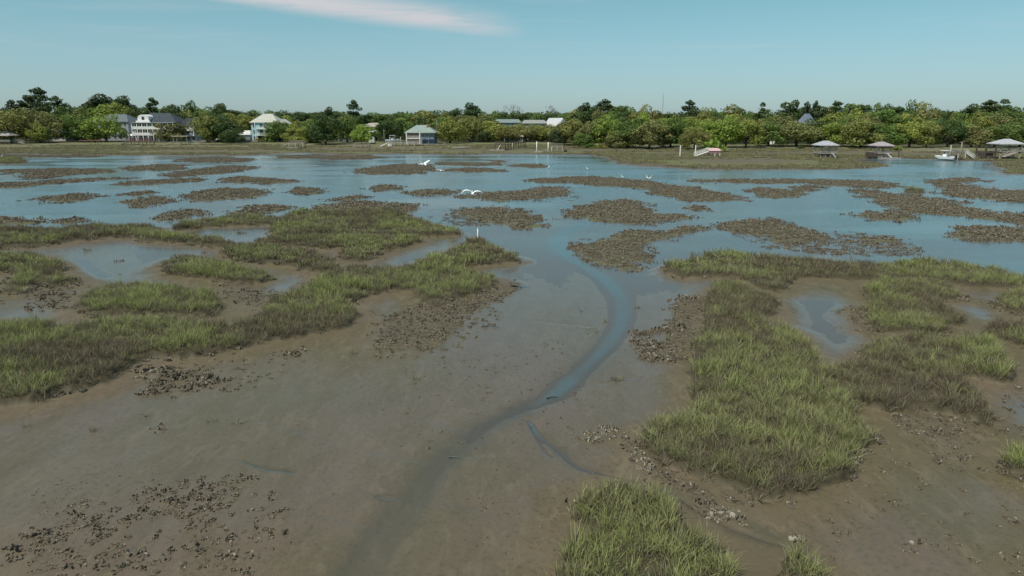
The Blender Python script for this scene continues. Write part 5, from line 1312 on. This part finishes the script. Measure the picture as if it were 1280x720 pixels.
for px, py, lab in ((850, 195, 'lone white mooring pile left of the white railed ramp'), (869, 194.5, 'white mooring pile at the foot of the white railed ramp')):
    x, y, z = place(px, py); o = MB().tube([(0, 0, -1), (0, 0, 2.6)], [.16, .15], 10).tube([(0, 0, 2.6), (0, 0, 2.85)], [.2, .02], 10).build('mooring_pile', WHITE, None, (x, y, z)); props(o, lab, 'pile', 'white mooring piles')
# long bulkhead and small fences along the lawn
def fence(px0, px1, py, h, mat, label, every=2.4, name='fence', solid=False):
    xa, ya, za = place(px0, py); xb, yb, zb = place(px1, py); d = Vector((xb - xa, yb - ya, 0)); L = d.length; e = empty(name, (xa, ya, za), math.atan2(d.y, d.x), label, name)
    m = MB()
    if solid: m.box(0, L, -.08, .08, -.4, h)
    else: m.box(0, L, -.04, .04, h - .15, h).box(0, L, -.04, .04, h * .5, h * .5 + .12)
    m.build('panel' if solid else 'rail', mat, e)
    for i in range(int(L / every) + 1): MB().box(i * every - .09, i * every + .09, -.22, -.085, -.5, h + .15).build('post', mat, e)
fence(250, 322, 177.5, .8, WOOD, 'low wooden bulkhead along the lawn before the parked cars', 2.4, 'bulkhead', True)
fence(24, 66, 178.5, .9, WOOD, 'low post and rail fence right of the left edge pavilion')
fence(1140, 1176, 189, 1.0, WOOD, 'grey rail fence on the bank left of the boat on its lift')
fence(528, 556, 181, .5, WOOD, 'low grey bulkhead at the right foot of the green-roofed house', 2.4, 'bulkhead', True)
# tent, pergola
x, y, z = place(168, 176); e = empty('canopy_tent', (x, y, z), 0, 'white peaked canopy tent standing left of the big white house', 'tent')
m = MB(); a = 2.5
m.add([(-a, -a, 2.3), (a, -a, 2.3), (a, a, 2.3), (-a, a, 2.3), (-.5, -.5, 3.0), (.5, -.5, 3.0), (.5, .5, 3.0), (-.5, .5, 3.0), (0, 0, 4.1)], [(0, 1, 5, 4), (1, 2, 6, 5), (2, 3, 7, 6), (3, 0, 4, 7), (4, 5, 8), (5, 6, 8), (6, 7, 8), (7, 4, 8), (0, 3, 2, 1)])
m.build('canopy', simple('white_canvas', (.80, .80, .82), .8, .05), e)
for a1 in (-2.4, 2.4):
    for b1 in (-2.4, 2.4): MB().tube([(a1, b1, -.2), (a1, b1, 2.3)], [.06, .06], 6).build('leg', WHITE, e)
x, y, z = place(86.5, 175.5); e = empty('pergola', (x, y, z), 0, 'pale green garden swing frame right of the low tan-roofed house', 'pergola')
gm = simple('pale_green_paint', (.36, .42, .30), .6)
for a1 in (-1.3, 1.3):
    for b1 in (-.7, .7): MB().box(a1 - .08, a1 + .08, b1 - .08, b1 + .08, -.3, 2.2).build('post', gm, e)
MB().box(-1.6, 1.6, -.9, .9, 2.2, 2.32).build('beam', gm, e); MB().box(-.9, .9, -.3, .3, .5, .58).box(-.9, .9, .25, .3, .58, 1.1).build('swing_seat', gm, e)
# cars
def car(px, py, col, label, rz=0):
    x, y, z = place(px, py); e = empty('parked_car', (x, y, z), rz, label, 'car', 'cars parked on the lawn')
    pts = [(-2.2, .35), (2.2, .35), (2.25, .75), (1.5, .95), (.9, 1.42), (-.9, 1.46), (-1.7, 1.0), (-2.25, .95)]; m = MB(); k = len(pts)
    V = [(p, -.85 * (1 if q < 1.2 else .82), q) for p, q in pts] + [(p, .85 * (1 if q < 1.2 else .82), q) for p, q in pts]
    m.add(V, [tuple(range(k)), tuple(range(2 * k - 1, k - 1, -1))] + [(i, (i + 1) % k, k + (i + 1) % k, k + i) for i in range(k)])
    m.build('body', simple('car_paint_%.2f_%.2f' % (col[0], col[2]), col, .25, .03), e)
    MB().add([(1.25, -.87, 1.0), (.82, -.735, 1.36), (-.8, -.735, 1.39), (-1.45, -.87, 1.03)], [(0, 1, 2, 3)]).add([(1.25, .87, 1.0), (.82, .735, 1.36), (-.8, .735, 1.39), (-1.45, .87, 1.03)], [(3, 2, 1, 0)]).build('side_windows', GLASS, e)
    for a in (-1.4, 1.4):
        for b in (-.82, .82): MB().tube([(a, b - .1, .33), (a, b + .1, .33)], [.33, .33], 14).build('wheel', simple('tyre_rubber', (.02, .02, .02), .9), e)
car(277, 176.3, (.78, .78, .78), 'white car parked on the lawn left of the carport')
car(302, 176.3, (.03, .035, .04), 'black car parked in front of the carport', .15)
car(311, 176.3, (.05, .09, .12), 'dark blue car parked against the left side of the pale blue house', -.1)
# covered boat, kayak, chairs, mast
boat(73, 175, 5.0, 'white boat on the lawn in front of the low tan-roofed house', .35, .3, False)
x, y, z = place(575, 185); e = empty('kayak', (x, y, z + .1), .1, 'white kayak lying on the open marsh left of the dark dock', 'kayak')
hull(5.2, .9, .32, GEL, e); MB().box(-.5, .5, -.22, .22, .22, .3).build('cockpit', simple('engine_black', (.03, .03, .035), .35), e)
for px, py, lab in ((964, 181.5, 'white garden chair under the tree, left one of the pair'), (968, 181.5, 'white garden chair under the tree, right one of the pair')):
    x, y, z = place(px, py); e = empty('garden_chair', (x, y, z), .2, lab, 'chair', 'white garden chairs on the lawn')
    MB().box(-.4, .4, -.4, .35, .4, .46).build('seat', WHITE, e); MB().add([(-.4, .3, .44), (.4, .3, .44), (.45, .65, 1.9), (-.45, .65, 1.9), (-.4, .36, .44), (.4, .36, .44), (.45, .71, 1.9), (-.45, .71, 1.9)], [(0, 1, 2, 3), (7, 6, 5, 4), (0, 4, 5, 1), (1, 5, 6, 2), (2, 6, 7, 3), (3, 7, 4, 0)]).build('backrest', WHITE, e)
    for a in (-.36, .36):
        for b in (-.34, .3): MB().box(a - .04, a + .04, b - .04, b + .04, -.1, .4).build('leg', WHITE, e)
        MB().box(a * 1.15 - .06, a * 1.15 + .06, -.42, .4, .66, .7).build('armrest', WHITE, e)
Y = 640.0; x = x_at(827, Y, 1.0); hh = z_at(119.5, Y)
e = empty('radio_mast', (x, Y, 1.0), 0, 'thin grey radio mast rising far behind the trees', 'mast'); st = simple('galvanised_steel', (.30, .31, .33), .5, .1, 1)
m = MB()
for k in range(3):
    a = k * 2.094; m.tube([(.5 * math.cos(a), .5 * math.sin(a), -1), (.32 * math.cos(a), .32 * math.sin(a), hh)], [.09, .06], 5)
for i in range(24):
    a = i * 2.094; b = a + 2.094; z0 = i * hh / 24; z1 = (i + 1) * hh / 24; m.tube([(.45 * math.cos(a), .45 * math.sin(a), z0), (.42 * math.cos(b), .42 * math.sin(b), z1)], [.05, .05], 4)
m.build('lattice', st, e); MB().tube([(0, 0, hh), (0, 0, hh + 3)], [.08, .03], 6).build('antenna', st, e)
# flag poles beside the green-roofed house
for px, base, top, lab in ((477, 179, 162, 'tall grey utility pole under the trees left of the boat on its lift'), (544.5, 178, 150, 'pale thin pole rising at the right end of the green-roofed house')):
    x, y, z = place(px, base); h = z_at(top, y) - z
    e = empty('utility_pole', (x, y + 6, z), 0, lab, 'pole'); MB().tube([(0, 0, -.5), (0, 0, h)], [.14, .09], 8).build('shaft', PALEW, e); MB().box(-.5, .5, -.05, .05, h - .5, h - .4).build('crossarm', PALEW, e)

# ---------------------------------------------------------------- egrets
FEATH = simple('white_feathers', (.86, .86, .87), .75, .04, 12)
BEAK = simple('yellow_beak', (.55, .38, .06), .45, .1, 9); LEGM = simple('dark_legs', (.04, .04, .035), .6, .1, 9)
def skinned(name, V, E, rad, mat, parent, sub=2):
    me = bpy.data.meshes.new(name); me.from_pydata(V, E, []); o = link(name, me, parent)
    o.modifiers.new('skin', 'SKIN'); me.skin_vertices  # radii per vertex
    for i, r_ in enumerate(rad):
        me.skin_vertices[0].data[i].radius = r_ if isinstance(r_, tuple) else (r_, r_)
    me.skin_vertices[0].data[0].use_root = True
    sm = o.modifiers.new('sub', 'SUBSURF'); sm.levels = sub; sm.render_levels = sub
    dg = bpy.context.evaluated_depsgraph_get(); m2 = bpy.data.meshes.new_from_object(o.evaluated_get(dg)); o.modifiers.clear(); o.data = m2
    m2.materials.clear(); m2.materials.append(mat)
    for p in m2.polygons: p.use_smooth = True
    return o
def wing(V, F, side, pts, chords, thick=.018):
    """aerofoil strips: pts along the wing, chord length behind each"""
    b = len(V); n = len(pts); NS = 6
    for (x, y, z), c in zip(pts, chords):
        for k in range(NS):
            t = k / (NS - 1); V.append((side * x, y - c * t, z + .10 * c * math.sin(math.pi * min(t * 1.3, 1)) * .8 + thick * (1 - t) * .5))
        for k in range(NS):
            t = 1 - k / (NS - 1); V.append((side * x, y - c * t, z + .10 * c * math.sin(math.pi * min(t * 1.3, 1)) * .8 - thick * (1 - t) * .6 - .003))
    K = 2 * NS
    for i in range(n - 1):
        for k in range(K): F.append((b + i * K + k, b + i * K + (k + 1) % K, b + (i + 1) * K + (k + 1) % K, b + (i + 1) * K + k))
    F.append(tuple(b + k for k in range(K))); F.append(tuple(b + (n - 1) * K + k for k in range(K)))
def egret_flying(px, py, Y, span_px, label, rz=0.0, lift=(.0, .30, .34, .12), roll=0.0):
    x = None; u, yy, ww = ray(px, py); t_ = Y / yy; x, z = u * t_, CAM_H + ww * t_
    span = span_px * (Y * CP - (z - CAM_H) * SP) / FP; s = span / 1.3
    root = empty('egret', (x, Y, z), rz, label, 'bird', 'egrets flying over the marsh'); root.scale = (s, s, s); root.rotation_euler = (0, roll, rz)
    V = [(0, 0, 0), (0, .12, .0), (0, .20, .03), (0, .27, .05), (0, .25, .105), (0, .31, .125), (0, .36, .12), (0, -.12, -.01), (0, -.24, -.005), (0, -.33, -.0)]
    E = [(0, 1), (1, 2), (2, 3), (3, 4), (4, 5), (5, 6), (0, 7), (7, 8), (8, 9)]
    body = skinned('body', V, E, [.085, .075, .05, .032, .026, .034, .02, .07, (.06, .03), (.05, .01)], FEATH, root)
    WV = []; WF = []
    l0, l1, l2, l3 = lift
    for sd in (-1, 1):
        wing(WV, WF, sd, [(.02, .10, .03), (.14, .13, .05 + l1 * .55), (.27, .15, l1), (.42, .10, (l1 + l2) / 2), (.55, .02, l2 * .72 + l3 * .28), (.65, -.08, l3)], [.24, .27, .28, .25, .18, .05])
    # one continuous body: the wings are fused into the body mesh
    import bmesh
    bm = bmesh.new(); bm.from_mesh(body.data); vs = [bm.verts.new(v) for v in WV]
    for f in WF: bm.faces.new([vs[i] for i in f])
    bmesh.ops.recalc_face_normals(bm, faces=bm.faces); bm.to_mesh(body.data); bm.free()
    for p in body.data.polygons: p.use_smooth = True
    MB().tube([(0, .36, .12), (0, .43, .11), (0, .50, .10)], [.014, .009, .002], 6).build('beak', BEAK, root)
    for sx_ in (-.02, .02): MB().tube([(sx_, -.18, -.05), (sx_, -.42, -.045), (sx_, -.62, -.05)], [.012, .009, .007], 6).build('leg', LEGM, root)
    return root
egret_flying(590.5, 242, 38, 29, 'white egret flying with arched wings nearest above the water in the centre', .15, (.0, .17, .15, -.06), .10)
egret_flying(530, 206, 66, 20, 'white egret banking with one wing raised, upper left of the nearest egret', .9, (0, .12, .20, .22), -.22)
egret_flying(550, 213.5, 75, 13, 'small white egret gliding low just below the banking egret', .5, (0, .10, .12, .08), .1)
egret_flying(466, 165, 150, 11, 'distant white egret flying in front of the trees left of the green-roofed house', .3, (0, .14, .12, -.04), -.1)
def egret_standing(px, py, label, rz):
    x, y, z = place(px, py); root = empty('egret', (x, y, max(z, -.05)), rz, label, 'bird', 'egrets wading on the flats')
    V = [(0, 0, .48), (.10, 0, .53), (.17, 0, .60), (.15, 0, .70), (.20, 0, .78), (.19, 0, .86), (.25, 0, .89), (-.12, 0, .42), (-.24, 0, .34)]
    E = [(0, 1), (1, 2), (2, 3), (3, 4), (4, 5), (5, 6), (0, 7), (7, 8)]
    skinned('body', V, E, [.095, .07, .04, .03, .025, .028, .026, .075, .02], FEATH, root)
    MB().tube([(.26, 0, .89), (.38, 0, .87)], [.015, .003], 6).build('beak', BEAK, root)
    for sy_ in (-.035, .035): MB().tube([(0, sy_, -.02), (.03, sy_, .22), (-.01, sy_, .44)], [.01, .01, .016], 6).build('leg', LEGM, root)
egret_standing(734, 214.5, 'tiny white egret standing in the blue channel', 2.8)
egret_standing(809, 226, 'white egret standing on the long reef right of the channel egret', 2.4)
egret_standing(812.5, 226.5, 'white egret standing close beside the other one on the long reef', .4)
egret_standing(686, 212, 'white egret wading near the left end of the blue channel', 0)
egret_standing(778, 224.5, 'white egret low on the reef between channel egret and reef pair', 3.1)
egret_standing(2.5, 197.5, 'white egret standing on the grassy islet at the left edge', .3)
# ---------------------------------------------------------------- sky, sun, camera
SUN_D = Vector((-.50, -.52, 0)).normalized(); EL = R(57)
world_ = bpy.data.worlds.new('World'); S.world = world_
t = NT('w', world_)
sky = t.n('TexSky', sky_type='NISHITA', sun_disc=False, sun_elevation=EL, sun_rotation=math.atan2(SUN_D.x, SUN_D.y), altitude=0, air_density=1.0, dust_density=.7, ozone_density=1.6)
d = t.n('TexCoord').outputs['Generated']
sx = t.n('SeparateXYZ', i_0=d)
e_ = sx.outputs['Z']; a_ = t.math('DIVIDE', sx.outputs['X'], t.math('MAXIMUM', sx.outputs['Y'], .05))
col = t.mix(1.0, sky, t.mix(t.rng(e_, 0, .2), c4((.68, .87, 1.04)), c4((.67, 1.0, .86))), 'MULTIPLY')
# horizon paleness of the real air
col = t.mix(t.rng(e_, -.02, .22, .4, 0), col, c4((3.3, 4.7, 5.0)))
ae = t.n('CombineXYZ', i_0=a_, i_1=t.math('MULTIPLY', e_, 7.0))
rot = t.n('Mapping', i_0=ae); rot.inputs['Rotation'].default_value = (0, 0, R(0)); rot.inputs['Scale'].default_value = (2.2, 2.6, 1)
cn = t.noise(rot.outputs[0], 2.2, 7, .6, .6)
# the streak: centre line e = .113 - .105*a, for a in [-.5, .02]
ln = t.math('SUBTRACT', e_, t.math('MULTIPLY_ADD', a_, -.085, .122))
band = t.math('MULTIPLY', t.rng(ln, -.018, .002), t.rng(ln, .004, .032, 1, 0))
ext = t.math('MULTIPLY', t.rng(a_, -.56, -.36), t.rng(a_, -.06, .03, 1, 0))
st = t.math('MULTIPLY', t.math('MULTIPLY', band, ext), t.rng(cn, .3, .6, .3, .9))
thin = t.math('MULTIPLY', t.rng(t.noise(t.vscale(ae.outputs[0], (1.0, 2.6, 1)), 1.6, 7, .62, .5), .5, .85, 0, .4), t.rng(e_, .02, .10))
cl = t.math('MAXIMUM', st, thin)
col = t.mix(cl, col, c4((5.9, 5.8, 6.0)))
bg = t.n('Background', i_0=col); bg.inputs[1].default_value = .108
o_ = t.t.nodes.new('ShaderNodeOutputWorld'); t.link(bg, o_.inputs[0])
ld = bpy.data.lights.new('sun', 'SUN'); ld.energy = 4.3; ld.angle = R(.53); ld.color = (1, .94, .84)
lo_ = bpy.data.objects.new('sun', ld); ROOT.objects.link(lo_)
sd = Vector((SUN_D.x * math.cos(EL), SUN_D.y * math.cos(EL), math.sin(EL)))
lo_.rotation_euler = (-sd).to_track_quat('-Z', 'Y').to_euler(); lo_.location = (0, 0, 60)
cd = bpy.data.cameras.new('camera'); cam = bpy.data.objects.new('camera', cd); ROOT.objects.link(cam)
cd.sensor_width = 36; cd.lens = 36 * FP / 1280; cd.clip_start = .1; cd.clip_end = 20000
cam.location = (0, 0, CAM_H); cam.rotation_euler = (math.pi / 2 - PITCH, 0, 0)
S.camera = cam
S.render.engine = 'CYCLES'
S.view_settings.view_transform = 'Standard'; S.view_settings.look = 'None'; S.view_settings.gamma = 1; S.view_settings.exposure = 0.0
S.cycles.use_denoising = True; S.cycles.max_bounces = 6; S.cycles.transparent_max_bounces = 8
S.cycles.caustics_reflective = False; S.cycles.caustics_refractive = False
